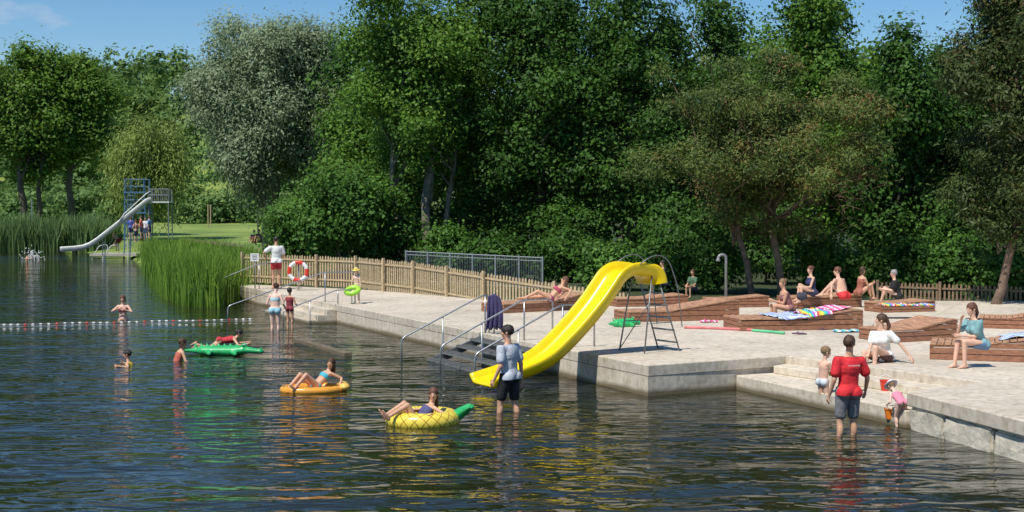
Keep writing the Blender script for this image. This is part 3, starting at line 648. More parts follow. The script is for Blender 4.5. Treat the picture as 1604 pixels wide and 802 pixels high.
# ---------------------------------------------------------------- loungers
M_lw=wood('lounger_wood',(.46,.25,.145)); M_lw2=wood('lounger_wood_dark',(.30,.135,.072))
def lounger(ax,ay,bx,by,W,hl,hh,label='warm brown wooden sun lounger platform with raised headrest',rev=False,flat=.45):
    a=G(ax,ay); b=G(bx,by); 
    if rev: a,b=b,a
    d=b-a; Ln=d.length; X=d.normalized(); Yv=Vector((-X.y,X.x,0)); Yv=Yv if Yv.y>0 else -Yv
    e=empty('sun_lounger',a); tag(e,label,'sun lounger','wooden sun loungers on the deck')
    prof=[(0,hl),(flat*Ln,hl),(.93*Ln,hh),(Ln,hh-.02)]
    def zt(x):
        for (x0,z0),(x1,z1) in zip(prof,prof[1:]):
            if x<=x1: return z0+(z1-z0)*(x-x0)/(x1-x0)
        return prof[-1][1]
    m=MB(); n=int(Ln/.125)
    for k in range(n):
        x0=Ln*k/n+.008; x1=Ln*(k+1)/n-.008; z0,z1=zt(x0),zt(x1); v=[]; jz=random.uniform(-.003,.003)
        for (x,z) in((x0,z0),(x1,z1)):
            for yv in(-.015,W+.015):
                v.append(X*x+Yv*yv+Z*(z+jz)); v.append(X*x+Yv*yv+Z*(z-.03))
        m.add(v,[(0,2,6,4),(1,5,7,3),(0,4,5,1),(2,3,7,6),(0,1,3,2),(4,6,7,5)])
    ob('slats',m,M_lw,parent=e)
    for yv,nm in((0,'side_panel'),(W,'side_panel')):
        m=MB(); nb=4
        s_=1 if yv==0 else -1
        for k in range(nb):
            zl=k*hh/nb+.008; zh=(k+1)*hh/nb-.008
            xsn=[Ln*i/24 for i in range(25)]
            up=[(x,min(zh,zt(x)-.032)) for x in xsn if zt(x)-.032>zl+.01]
            if len(up)<2: continue
            poly=[(up[0][0],zl)]+up+[(up[-1][0],zl)]
            v=[X*x+Yv*(yv)+Z*z for x,z in poly]+[X*x+Yv*(yv+s_*.025)+Z*z for x,z in poly]; q=len(poly)
            m.add(v,[tuple(range(q)),tuple(range(q,2*q))[::-1]]+[(i,(i+1)%q,q+(i+1)%q,q+i) for i in range(q)])
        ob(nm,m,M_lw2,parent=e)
    for xv,hz in((0,hl),(Ln,hh-.02)):
        m=MB(); zz_=0.008
        while zz_<hz-.05:
            z1=min(zz_+.1,hz-.034); box(m,X*(xv+(.014 if xv==0 else -.014))+Yv*(W/2)+Z*((zz_+z1)/2),(X,Yv,Z),(.0125,W/2-.03,(z1-zz_)/2-.004)); zz_+=.105
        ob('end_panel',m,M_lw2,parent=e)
    return dict(a=a,X=X,Y=Yv,L=Ln,W=W,zt=zt)
lounger(789,491,922,484,1.1,.27,.48,flat=.6)
lounger(966,481,1078,479,.9,.26,.36,flat=.4)
lounger(985,505,1158,501,1.1,.28,.54,flat=.35)
LG4=lounger(1161,519,1352,516,1.3,.30,.50,flat=.5)
lounger(1112,482,1205,481,.8,.28,.36)
lounger(1252,484,1350,481,1.2,.34,.40)
lounger(1396,537,1500,532,1.1,.28,.48,flat=.35)
LG7=lounger(1456,563,1640,569,1.3,.32,.48,flat=.4)
lounger(1380,490,1465,488,.9,.28,.34)
lounger(1532,514,1640,517,1.0,.28,.42)
RB=[(.7,.05,.12),(.85,.45,.05),(.8,.75,.1),(.1,.55,.25),(.05,.35,.7),(.5,.1,.6),(.8,.75,.75)]
M_t1=stripes('rainbow_towel',RB,1.1,.9,'X',4); M_t2=stripes('blue_towel',[(.12,.30,.60),(.65,.72,.80),(.25,.15,.5),(.35,.55,.7),(.7,.7,.72)],2.2,.9,'Y',7); M_t3=stripes('pink_towel',[(.8,.22,.4),(.8,.6,.65),(.7,.1,.28)],2.,.9,'X',2)
M_t4=stripes('green_towel',[(.2,.6,.45),(.7,.8,.7),(.1,.4,.6)],1.8,.9,'X',3)
def towel(LG,x0,x1,y0,y1,mat,label):
    m=MB(); nu,nv=24,16; vs=[]
    for j in range(nv+1):
        for i in range(nu+1):
            x=x0+(x1-x0)*i/nu; y=y0+(y1-y0)*j/nv
            z=(LG['zt'](min(max(x,0),LG['L'])) if LG['L']>x>0 else LG['zt'](.1))
            z+=.035+.04*noise.noise(Vector((x*4,y*5,LG['L'])))+.012*noise.noise(Vector((x*15,y*14,0)))
            if y<0: z+= y*1.0
            yy_=max(y,-.05); sk=.08*noise.noise(Vector((y*2,x0*3,1)))
            vs.append(LG['a']+LG['X']*(x+sk)+LG['Y']*yy_+Z*z)
    fs=[(j*(nu+1)+i,j*(nu+1)+i+1,(j+1)*(nu+1)+i+1,(j+1)*(nu+1)+i) for j in range(nv) for i in range(nu)]
    m.add(vs,fs); o=ob('towel',m,mat,smooth=True); so=o.modifiers.new('s','SOLIDIFY'); so.thickness=.01; tag(o,label,'towel')
towel(LG4,.9,1.7,-.05,1.2,M_t2,'blue and white striped towel spread on a lounger')
towel(LG4,1.75,2.35,-.05,1.2,M_t1,'rainbow coloured towel spread on a lounger')
towel(LG4,2.38,2.85,.1,1.2,M_t3,'pink and red striped towel spread on a lounger')
towel(LG7,1.3,2.1,.2,1.2,M_t2,'blue and purple patterned towel on a lounger')
def gtowel(px,py,w,l,yaw,mat,z,label):
    m=MB(); c=G(px,py,z); nu,nv=20,14
    q=Matrix.Rotation(rad(yaw),3,'Z')
    vs=[c+q@Vector(((i/nu-.5)*w*(1+.1*noise.noise(Vector((j*.3,px,0)))),(j/nv-.5)*l,.035+.06*noise.noise(Vector((i*.4,j*.5,px)))))  for j in range(nv+1) for i in range(nu+1)]
    m.add(vs,[(j*(nu+1)+i,j*(nu+1)+i+1,(j+1)*(nu+1)+i+1,(j+1)*(nu+1)+i) for j in range(nv) for i in range(nu)])
    o=ob('towel',m,mat,smooth=True); tag(o,label,'towel')
gtowel(1422,479,1.4,.7,0,M_t1,DK+.34,'multicoloured towel laid over a lounger')
gtowel(1302,488,1.2,.7,5,M_t4,DK+.39,'green and white towel laid over a lounger')
gtowel(1335,520,.9,.4,5,M_t4,DK,'crumpled green towel on the deck')
gtowel(1110,505,.45,.25,5,M_t3,DK,'small pink cloth on the deck')
def noodle(p0,p1,mat,label):
    m=MB(); pts=[p0+(p1-p0)*t+Vector((0,.05*math.sin(t*4),.04)) for t in [i/10 for i in range(11)]]; tube(m,pts,.032,10); o=ob('pool_noodle',m,mat,smooth=True); tag(o,label,'pool noodle')
noodle(G(1072,515),G(1180,519),pmat('pink_foam',(.70,.20,.20),.8),'pink foam pool noodle on the deck')
noodle(G(1178,520),G(1228,524),pmat('green_foam',(.12,.5,.25),.8),'green foam pool noodle on the deck')
M_san=pmat('sandal',(.10,.04,.1),.7)
for i,(px,py) in enumerate(((1248,523),(1256,524),(1278,516),(1287,517),(1318,516),(1366,512),(1375,513),(1480,560),(1486,562))):
    m=MB(); c=G(px,py); capsule(m,c+Vector((-.08,0,.015)),c+Vector((.08,.03,.015)),.045,.05,(Z,.3)); tube(m,[c+Vector((.02,-.04,.02)),c+Vector((.03,0,.06)),c+Vector((.02,.045,.02))],.008,5)
    o=ob('sandal',m,M_san,smooth=True); tag(o,'dark rubber sandal on the deck','sandal','sandals scattered on the deck')
m=MB(); c=G(1256,470,DK+.33); ellip(m,(0,0,.10),XYZ,(.16,.12,.12)); capsule(m,(-.1,0,.17),(.1,0,.17),.05,.05); tube(m,[Vector((-.1,0,.2)),Vector((0,0,.3)),Vector((.1,0,.2))],.012,6)
o=ob('bag',remesh(m,.015,2),pmat('bag_cloth',(.05,.05,.07),.9),smooth=True); o.location=c; tag(o,'dark cloth bag beside the seated sunbathers','bag')

# ---------------------------------------------------------------- slides
M_yel=pmat('yellow_fibreglass',(.84,.60,.0),.3,.07,3,spec=.5)
def sweep(name,parent,P0,D,prof,half,sideh,mat,thick=.03,lin=False):
    D=D.normalized(); Rv=Vector((D.y,-D.x,0)); m=MB(); vs=[];fs=[]
    P=[Vector((a,b,0)) for a,b,c,d in prof]; ex=[(c,d) for a,b,c,d in prof]; R=[]
    for i in range(len(P)-1):
        p0=P[max(i-1,0)];p1=P[i];p2=P[i+1];p3=P[min(i+2,len(P)-1)]
        for k in range(6):
            t=k/6; q=.5*((2*p1)+(p2-p0)*t+(2*p0-5*p1+4*p2-p3)*t*t+(3*p1-p0-3*p2+p3)*t**3)
            if lin: q=p1.lerp(p2,t)
            c=ex[i][0]*(1-t)+ex[i+1][0]*t; d=ex[i][1]*(1-t)+ex[i+1][1]*t; R.append((q.x,q.y,c,d))
    R.append(prof[-1]); n=len(R)
    for i,(s,z,c,d) in enumerate(R):
        a=R[max(i-1,0)]; b=R[min(i+1,n-1)]; tg=(D*(b[0]-a[0])+Z*(b[1]-a[1])).normalized(); up=Rv.cross(tg)
        h=half*c; sh=sideh*d
        cs=[(-h-.05,sh-.03),(-h-.035,sh+.012),(-h,sh+.005),(-h+.02,sh*.45),(-h+.06,.03),(-h*.4,0),(h*.4,0),(h-.06,.03),(h-.02,sh*.45),(h,sh+.005),(h+.035,sh+.012),(h+.05,sh-.03),(h+.02,sh*.3),(h-.05,-.05),(-h+.05,-.05),(-h-.02,sh*.3)]
        for x,y in cs: vs.append(P0+D*s+Z*z+Rv*x+up*y)
    q=16
    for i in range(n-1):
        for j in range(q): fs.append((i*q+j,i*q+(j+1)%q,(i+1)*q+(j+1)%q,(i+1)*q+j))
    fs.append(tuple(range(q))); fs.append(tuple((n-1)*q+j for j in range(q))[::-1])
    m.add(vs,fs); return ob(name,m,mat,parent=parent,smooth=True)
SB=G(1024,549); SE=G(764,612,0); SD=Vector((SE.x-SB.x,SE.y-SB.y,0)); SLn=SD.length; SD.normalize(); SR=Vector((SD.y,-SD.x,0))
M_dst=pmat('slide_steel',(.22,.23,.24),.45,.15,20,0,metal=.6)
e=empty('water_slide',SB); tag(e,'bright yellow water slide with steel ladder running into the river','water slide')
pr=[(.16,1.38,1,1),(.19,1.50,1,1),(.28,1.58,1,1),(.46,1.61,1,1),(.72,1.62,1,1),(.93,1.52,1,1),(1.12,1.30,1,1),(1.40,.97,1,1),(1.85,.53,1,1),(2.35,.11,1,1),(2.75,-.13,1.04,.98),(3.3,-.30,1.1,.9),(SLn+.1,-.44,1.25,.7)]
sweep('chute',e,Vector((0,0,0)),SD,pr,.37,.20,M_yel)
m=MB()
for sgn in(-1,1):
    r_=SR*.34*sgn
    tube(m,smooth_path([SD*-.38+r_*1.1,SD*.12+r_+Z*1.45],.05),.016,8)
    tube(m,smooth_path([SD*.55+r_*1.3,SD*.3+r_+Z*1.55],.05),.016,8)
    tube(m,[SD*.44+r_*1.2+Z*.6,SD*-.18+r_*1.05+Z*.6],.011,6)
ob('frame',m,M_dst,parent=e,smooth=True)
m=MB(); tube(m,[SD*.55+SR*.44,SD*.55-SR*.44],.012,6); tube(m,[SD*-.38+SR*.37,SD*-.38-SR*.37],.012,6); tube(m,[SD*.55+SR*.42+Z*.04,SD*.38-SR*.36+Z*1.0],.010,6); ob('brace',m,M_dst,parent=e,smooth=True)
for k in range(5):
    t=(k+.7)/5.5; m=MB(); c=SD*(-.38+.48*t)+Z*1.4*t; box(m,c,(SR,SD,Z),(.35,.045,.012)); ob('rung',m,M_dst,parent=e)
for sgn in(-1,1):
    m=MB(); r_=SR*.43*sgn
    tube(m,smooth_path([SD*-.40+r_+Z*.5,SD*-.28+r_+Z*1.35,SD*-.04+r_+Z*1.92,SD*.30+r_+Z*2.0,SD*.66+r_+Z*1.80],.2,6),.011,8); ob('handrail',m,M_dst,parent=e,smooth=True)
Y0=104.0
TB=at(236,398,Y0); TB.z=.15
e=empty('big_water_slide',TB); tag(e,'long straight grey metal water slide beside a bathing jetty','water slide')
M_gm=pmat('slide_metal',(.66,.66,.63),.45,.12,4,metal=.1)
zt=at(238,315,Y0).z-TB.z
D=Vector((-1,-.30,0)).normalized()
sweep('chute',e,Vector((0,0,0)),D,[(-.1,zt,1,1),(.15,zt-.08,1,1),(1.9,zt-1.52,1,1),(3.8,zt-3.05,1,1),(4.3,zt-3.38,1,1),(4.8,zt-3.58,1,1),(5.5,zt-3.68,1,1),(6.5,zt-3.74,1.05,1)],.66,.30,M_gm,lin=True)
M_blue=pmat('blue_steel',(.06,.15,.24),.55,.15,8)
m=MB()
for x in(.0,1.5):
    for y in(-.5,.6): tube(m,[Vector((x,y,-.8)),Vector((x,y,zt+.9))],.04,6)
for zc in(zt-.1,zt+.45,zt+.9):
    tube(m,[Vector((0,-.5,zc)),Vector((1.5,-.5,zc)),Vector((1.5,.6,zc)),Vector((0,.6,zc))],.026,6)
for x in[i*.15 for i in range(11)]: tube(m,[Vector((x,-.5,zt)),Vector((x,-.5,zt+.9))],.013,4); tube(m,[Vector((x,.6,zt)),Vector((x,.6,zt+.9))],.013,4)
ob('platform_railing',m,M_gr,parent=e)
m=MB(); box(m,(.75,.05,zt-.08),XYZ,(.8,.6,.05)); ob('platform',m,M_gm,parent=e)
m=MB()
for s_,hz in((1.6,zt-1.35),(3.4,zt-2.8)): 
    for sg_ in(-.3,.3): tube(m,[D*s_+Vector((0,sg_,-.8)),D*s_+Vector((0,sg_,hz))],.04,6)
ob('support_leg',m,M_gm,parent=e)
m=MB()
for sg_ in(-1,1):
    R2=Vector((D.y,-D.x,0))*(.72*sg_)
    tube(m,[R2+Z*(zt+.75),R2+D*.3+Z*(zt+.55),R2+D*1.9+Z*(zt-.95),R2+D*2.4+Z*(zt-1.7)],.03,6)
ob('side_rail',m,M_gm,parent=e,smooth=True)
TB2=at(216,372,Y0+5); TB2.z=.5
e=empty('diving_tower',TB2); tag(e,'blue steel diving tower with railed platforms and ladder','diving tower')
zt2=at(216,280,Y0+5).z-TB2.z
m=MB()
for x in(-.8,.8):
    for y in(-.8,.8): tube(m,[Vector((x*1.1,y,-.5)),Vector((x*.9,y,zt2))],.05,6)
for zc in(zt2*.3,zt2*.62): 
    for y in(-.8,.8): tube(m,[Vector((-.85,y,zc-1.3)),Vector((.85,y,zc))],.03,6)
ob('frame',m,M_blue,parent=e)
for zc in(zt2-1.1,zt2-2.7):
    m=MB(); box(m,(0,0,zc),XYZ,(.9,.9,.06)); ob('platform',m,M_blue,parent=e)
    m=MB()
    for zr in(.5,1.05):
        tube(m,[Vector((-.85,-.85,zc+zr)),Vector((.85,-.85,zc+zr)),Vector((.85,.85,zc+zr)),Vector((-.85,.85,zc+zr)),Vector((-.85,-.85,zc+zr))],.022,6)
    for x in[-.85+i*.34 for i in range(6)]: tube(m,[Vector((x,-.85,zc)),Vector((x,-.85,zc+1.05))],.012,4)
    ob('railing',m,M_blue,parent=e)
m=MB()
for x in(-.25,.25): tube(m,[Vector((x-.6,-1.1,-.5)),Vector((x-.2,-.95,zt2-1.1))],.03,6)
for k in range(14): tube(m,[Vector((-.85+.4*k/14,-1.1,k*.34)),Vector((-.35+.4*k/14,-1.1,k*.34))],.02,5)
ob('ladder',m,M_blue,parent=e)
a=G(150,404,.0); b=G(222,404,.0)
m=MB(); box(m,(a+b)/2+Z*.28,XYZ,((b-a).length/2,1.6,.09)); 
o=ob('jetty',m,wood('jetty_wood',(.42,.39,.33))); tag(o,'small weathered jetty below the big slide','jetty')
m=MB()
for dx in(0,.9,):
    tube(m,smooth_path([a+Vector((dx,-1.6,-.3)),a+Vector((dx+.7,-1.4,1.0)),a+Vector((dx+1.3,-1.2,1.1)),a+Vector((dx+1.3,-1.2,.3))],.2),.035,6)
o=ob('jetty_ladder',m,M_gm,smooth=True); tag(o,'steel bathing ladder on the jetty','ladder')
sh=at(1137,452,44); sh.z=.5; e=empty('outdoor_shower',sh); tag(e,'grey steel outdoor shower column with curved head','shower')
M_shw=pmat('shower_steel',(.26,.27,.27),.5,.2,9,metal=.4)
m=MB(); hz=at(1137,399,44).z-.5; tube(m,smooth_path([Vector((0,0,0)),Vector((0,0,hz)),Vector((-.24,-.05,hz)),Vector((-.26,-.05,hz-.12))],.12),.045,10); ob('column',m,M_shw,parent=e,smooth=True)
m=MB(); capsule(m,(-.26,-.05,hz-.18),(-.26,-.05,hz-.12),.08,.045,(Z,.5)); ob('shower_head',m,M_shw,parent=e,smooth=True)
for i,(px,py,Yd) in enumerate(((330,349,150),(326,349,150),(404,368,95),(50,345,128))):
    m=MB(); p=at(px,py,Yd); tube(m,[p-Z*.5,p+Z*2.0],.06,6); o=ob('wooden_stake',m,M_picket if i<3 else M_steel); tag(o,'stake supporting a young tree on the lawn','stake','stakes on the lawn')

# ---------------------------------------------------------------- floats
M_or=stripes('orange_vinyl',[(.75,.28,.03),(.80,.38,.06),(.70,.23,.03)],1.2,.35,'Y',1)
c=G(491,612,0)
e=empty('air_mattress',c,rad(12)); tag(e,'orange inflatable air mattress floating on the water','inflatable')
def oval(R1_,R2_,r,n=40,k=10,z=0,bump=0):
    m=MB(); vs=[];fs=[]
    for i in range(n):
        a=2*math.pi*i/n; c_=Vector((R1_*math.cos(a),R2_*math.sin(a),0)); d_=Vector((math.cos(a)/R1_,math.sin(a)/R2_,0)).normalized(); rr=r*(1+bump*math.cos(a*16))
        for j in range(k):
            b=2*math.pi*j/k; vs.append(c_+d_*rr*math.cos(b)+Z*(z+rr*math.sin(b)))
    for i in range(n):
        for j in range(k): fs.append((i*k+j,i*k+(j+1)%k,((i+1)%n)*k+(j+1)%k,((i+1)%n)*k+j))
    m.add(vs,fs); return m
ob('rim',oval(.56,.36,.08,z=.03,bump=.05),pmat('orange_rim',(.75,.33,.04),.35,.1),parent=e,smooth=True)
m=MB()
for i in range(6): capsule(m,(-.45+.18*i,-.28+.06*abs(i-2.5)/2,.02),(-.45+.18*i,.28-.06*abs(i-2.5)/2,.02),.09,.09,(Z,.6))
ob('mattress',m,M_or,parent=e,smooth=True)
m=MB(); capsule(m,(.58,-.2,.08),(.58,.2,.08),.1,.1,(Z,.7)); ob('pillow',m,pmat('yellow_vinyl',(.80,.50,.10),.35,.1),parent=e,smooth=True)
c=G(662,662,0); e=empty('pineapple_swim_ring',c); tag(e,'yellow pineapple swim ring with green inflatable leaves','inflatable')
m_,nt,N,L_,B=nodes('pineapple_vinyl')
tc=N.new('ShaderNodeTexCoord'); sp_=N.new('ShaderNodeSeparateXYZ'); L_.new(tc.outputs['Object'],sp_.inputs[0])
at2=N.new('ShaderNodeMath'); at2.operation='ARCTAN2'; L_.new(sp_.outputs['Y'],at2.inputs[0]); L_.new(sp_.outputs['X'],at2.inputs[1])
rl=N.new('ShaderNodeVectorMath'); rl.operation='LENGTH'; L_.new(tc.outputs['Object'],rl.inputs[0])
def mth(op,a,b):
    x=N.new('ShaderNodeMath'); x.operation=op
    for i,v in enumerate((a,b)):
        if v is None: continue
        if isinstance(v,(int,float)): x.inputs[i].default_value=v
        else: L_.new(v,x.inputs[i])
    return x.outputs[0]
A1=mth('MULTIPLY',at2.outputs[0],10/math.pi); zz1=mth('MULTIPLY',sp_.outputs['Z'],5.0); rr1=mth('MULTIPLY',rl.outputs['Value'],5.0)
base=mth('SUBTRACT',zz1,rr1)
p1=mth('PINGPONG',mth('ADD',A1,base),.5); p2=mth('PINGPONG',mth('SUBTRACT',A1,base),.5)
mn=mth('MINIMUM',p1,p2); ls=mth('LESS_THAN',mn,.06)
mx=N.new('ShaderNodeMix'); mx.data_type='RGBA'; L_.new(ls,mx.inputs[0]); mx.inputs[6].default_value=(.85,.66,.08,1); mx.inputs[7].default_value=(.40,.22,.02,1); L_.new(mx.outputs[2],B.inputs['Base Color']); B.inputs['Roughness'].default_value=.3
ob('ring',oval(.46,.44,.15,48,14,z=.06,bump=.012),m_,parent=e,smooth=True)
M_gv=pmat('green_vinyl',(.03,.40,.12),.35,.2,5)
m=MB()
for i,a in enumerate((-50,-25,0,25,50)):
    d=Vector((math.cos(rad(a)),math.sin(rad(a)),.45)); capsule(m,Vector((.56,0,.12)),Vector((.60,0,.16))+d*.22,.12,.035,(Z,.75))
capsule(m,Vector((.6,0,.16)),Vector((.76,0,.28)),.09,.04)
ob('leaf_crown',remesh(m,.02,3),M_gv,parent=e,smooth=True)
def croc(c,yaw,s,label,mat):
    m=MB(); V=Vector
    for a,b,ra,rb in(((-.95,0,.1),(-.5,0,.1),.05,.13),((-.5,0,.1),(.2,0,.1),.17,.2),((.2,0,.1),(.5,0,.13),.2,.15),((.5,0,.14),(.95,0,.1),.13,.08)):
        capsule(m,V(a),V(b),ra,rb,(Z,.7))
    for x in(-.35,.3):
        for sg in(-1,1): capsule(m,V((x,.12*sg,.07)),V((x+.12,.34*sg,.06)),.07,.05)
    for sg in(-1,1): ellip(m,(.52,.07*sg,.25),XYZ,(.05,.045,.05))
    for i in range(8): capsule(m,V((-.7+i*.15,0,.2)),V((-.73+i*.15,0,.29)),.045,.012)
    for sg in(-1,1): ellip(m,(.95,.04*sg,.17),XYZ,(.03,.025,.025))
    me=remesh(m,.018,2); o=ob('crocodile_float',me,mat,smooth=True); o.location=c; o.rotation_euler=(0,0,rad(yaw)); o.scale=(s,s,s); tag(o,label,'inflatable')
    for sg in(-1,1):
        k=MB(); ellip(k,(.56,.08*sg,.27),XYZ,(.022,.02,.02),8,6); ob('eye',k,M_white,parent=o,smooth=True)
croc(G(350,556,0),-8,.98,'green inflatable crocodile floating on the water',M_gv)
croc(G(978,512,DK),15,.48,'small green inflatable animal lying on the concrete deck',M_gv).__class__
bpy.data.objects['crocodile_float.001'].scale=(.42,.6,.85)
c=KL+Vector((-.1,-.34,.42)); o=ob('swim_ring',oval(.2,.2,.075,30,10),pmat('lime_vinyl',(.35,.7,.05),.3,.2,6),smooth=True); o.location=c; o.rotation_euler=(rad(25),rad(-10),0); tag(o,'lime green swim ring held by a small child','swim ring')
def bucket(c,r,h,mat,label,tilt=0):
    e=empty('bucket',c); e.rotation_euler=(tilt,0,0); tag(e,label,'bucket'); m=MB(); vs=[];n=20;fs=[]
    for (rr,z) in((r*.72,0),(r,h),(r*1.06,h),(r*1.06,h-.015),(r*.95,h-.012),(r*.68,.012)):
        for k in range(n): a=2*math.pi*k/n; vs.append((rr*math.cos(a),rr*math.sin(a),z))
    for i in range(5):
        for k in range(n): fs.append((i*n+k,i*n+(k+1)%n,(i+1)*n+(k+1)%n,(i+1)*n+k))
    fs.append(tuple(range(n))); fs.append(tuple(5*n+k for k in range(n))); m.add(vs,fs); ob('pail',m,mat,parent=e,smooth=False)
    m=MB(); tube(m,[Vector((r*math.cos(a),0,h+r*.9*math.sin(a))) for a in [math.pi*i/10 for i in range(11)]],.006,5); ob('handle',m,M_white,parent=e,smooth=True)
bucket(G(1387,612,.27),.10,.19,M_red,'red plastic toy bucket on the concrete step')
M_org=pmat('orange_plastic',(.85,.22,.02),.35,.05)
bucket((JT['Lw']+JT['Rw'])/2+Vector((-.02,.05,-.24)),.10,.17,M_org,'orange toy bucket held by a toddler')
bucket(G(1396,652,0)+Z*-.02,.045,.09,pmat('yellow_plastic',(.85,.7,.03),.35,.05),'small yellow toy cup at the water edge')
c=(JB['Lw']+JB['Rw'])/2; f=Vector((.8,-.35,.35)).normalized(); m=MB(); tube(m,[c-f*.12,c+f*.22],[.03,.03],10); tube(m,[c+f*.22,c+f*.3],[.012,.012],8); tube(m,[c,c-Z*.1],.018,8)
o=ob('water_gun',m,pmat('lime_plastic',(.6,.75,.04),.35,.05),smooth=True); tag(o,'yellow green toy water gun held by a boy','toy')
m=MB(); ellip(m,c+f*.03+Z*.06,XYZ,(.05,.04,.04)); ob('tank',m,M_org,parent=o,smooth=True)
A=G(-60,509,.02); Bp=G(396,499,.02); e=empty('float_rope',A); tag(e,'rope with red and white floats marking the swimming area','float line')
m=MB(); tube(m,[(Bp-A)*(i/60)+Vector((0,.12*math.sin(i*.35),-.014)) for i in range(61)],.007,5); ob('rope',m,pmat('rope',(.40,.36,.32),.9),parent=e)
nf=40; fm={}
for c_,mt in((0,M_white),(1,M_red)):
    k=MB(); capsule(k,(-.03,0,0),(.03,0,0),.019,.019,n=10,m=3); fm[c_]=k.mesh('float'); fm[c_].materials.append(mt)
    fm[c_].polygons.foreach_set('use_smooth',[True]*len(fm[c_].polygons))
for i in range(nf):
    p=(Bp-A)*((i+.5)/nf); ii=(i+.5)/nf*60; p+=Vector((0,.12*math.sin(ii*.35),-.016)); o=bpy.data.objects.new('float',fm[1 if i%4==0 else 0]); COL.objects.link(o); o.parent=e; o.location=p
m=MB()
for i in range(160):
    a=random.uniform(0,6.28); rr=abs(random.gauss(0,.5)); z=abs(random.gauss(0,.35)); c=G(50,406,0)+Vector((rr*math.cos(a),rr*math.sin(a),z)); ellip(m,c,XYZ,(.04,.04,.04),6,4)
o=ob('splash',m,M_white,smooth=True); o['kind']='stuff'; o['label']='white splash of water around a swimmer'

# ---------------------------------------------------------------- vegetation
rng=np.random.default_rng(5)
def leafobj(name,C,Nn,size,asp,tint,mat,parent=None,vert=0.0):
    n=len(C); Nn=Nn/np.linalg.norm(Nn,axis=1,keepdims=True)
    T=rng.normal(size=(n,3)); 
    if vert: T=T*(1-vert)+np.array([0,0,-1.0])*vert*2
    T-=Nn*(T*Nn).sum(1,keepdims=True); T/=np.linalg.norm(T,axis=1,keepdims=True)+1e-9
    Bv=np.cross(Nn,T); s=(size*rng.uniform(.6,1.35,n))[:,None]
    v=np.empty((n,4,3)); v[:,0]=C-T*s*.5; v[:,1]=C+Bv*s*asp*.5+Nn*s*.08; v[:,2]=C+T*s*.5; v[:,3]=C-Bv*s*asp*.5+Nn*s*.08
    me=bpy.data.meshes.new(name); me.vertices.add(4*n); me.vertices.foreach_set('co',v.ravel().astype(np.float32))
    me.loops.add(4*n); me.loops.foreach_set('vertex_index',np.arange(4*n,dtype=np.int32))
    me.polygons.add(n); me.polygons.foreach_set('loop_start',np.arange(0,4*n,4,dtype=np.int32)); me.polygons.foreach_set('loop_total',np.full(n,4,dtype=np.int32))
    at_=me.attributes.new('tint','FLOAT','POINT'); at_.data.foreach_set('value',np.repeat(np.clip(tint,0,1),4).astype(np.float32))
    me.update(calc_edges=True); me.materials.append(mat)
    o=bpy.data.objects.new(name,me); COL.objects.link(o)
    if parent: o.parent=parent
    return o
def clumps(lobes,nleaf,per,cr,vs=1.0,shell=.55,flatz=.8):
    lob=np.array(lobes,float); w=(lob[:,3]*lob[:,4]+lob[:,4]*lob[:,5]+lob[:,3]*lob[:,5]); w/=w.sum()
    nc=max(4,nleaf//per); idx=rng.choice(len(lob),nc,p=w); d=rng.normal(size=(nc,3)); d/=np.linalg.norm(d,axis=1,keepdims=True)
    rr=rng.uniform(shell**2,1.15,nc)**.5; c=lob[idx,:3]+d*lob[idx,3:]*rr[:,None]
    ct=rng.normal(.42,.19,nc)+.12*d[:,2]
    k=np.repeat(np.arange(nc),per); n=len(k); csz=cr*rng.uniform(.5,1.5,nc)
    off=rng.normal(size=(n,3))*np.array([1,1,flatz*vs])*.5*csz[k][:,None]
    C=c[k]+off; on=off/(np.linalg.norm(off,axis=1,keepdims=True)+1e-6)
    Nn=d[k]*.45+on*.55+rng.normal(size=(n,3))*.42+np.array([-.1,-.12,.45])
    return C,Nn,ct[k]+rng.normal(0,.07,n),c
def limbs(m,base,pts,r0,rl,nj=6):
    for p in pts:
        p=Vector(p); a=Vector(base); a=a+Vector((0,0,random.uniform(-.2,.25)*p.z)); a.z=min(a.z,p.z)
        path=[a]
        for j in range(1,nj+1):
            t=j/nj; q=a.lerp(p,t); q.z=a.z+(p.z-a.z)*(t**.8); q+=Vector((random.uniform(-1,1),random.uniform(-1,1),random.uniform(-.5,.5)))*.06*(p-a).length*(t<1); path.append(q)
        tube(m,path,[rl*(1-.85*j/nj) for j in range(nj+1)],6)
M_bark=pmat('bark',(.11,.09,.06),.9,.4,3,.9,bscale=14); M_barkp=pmat('pine_bark',(.18,.12,.085),.9,.4,4,.9,bscale=14); M_barkl=pmat('grey_bark',(.19,.17,.13),.9,.4,4,.9,bscale=14)
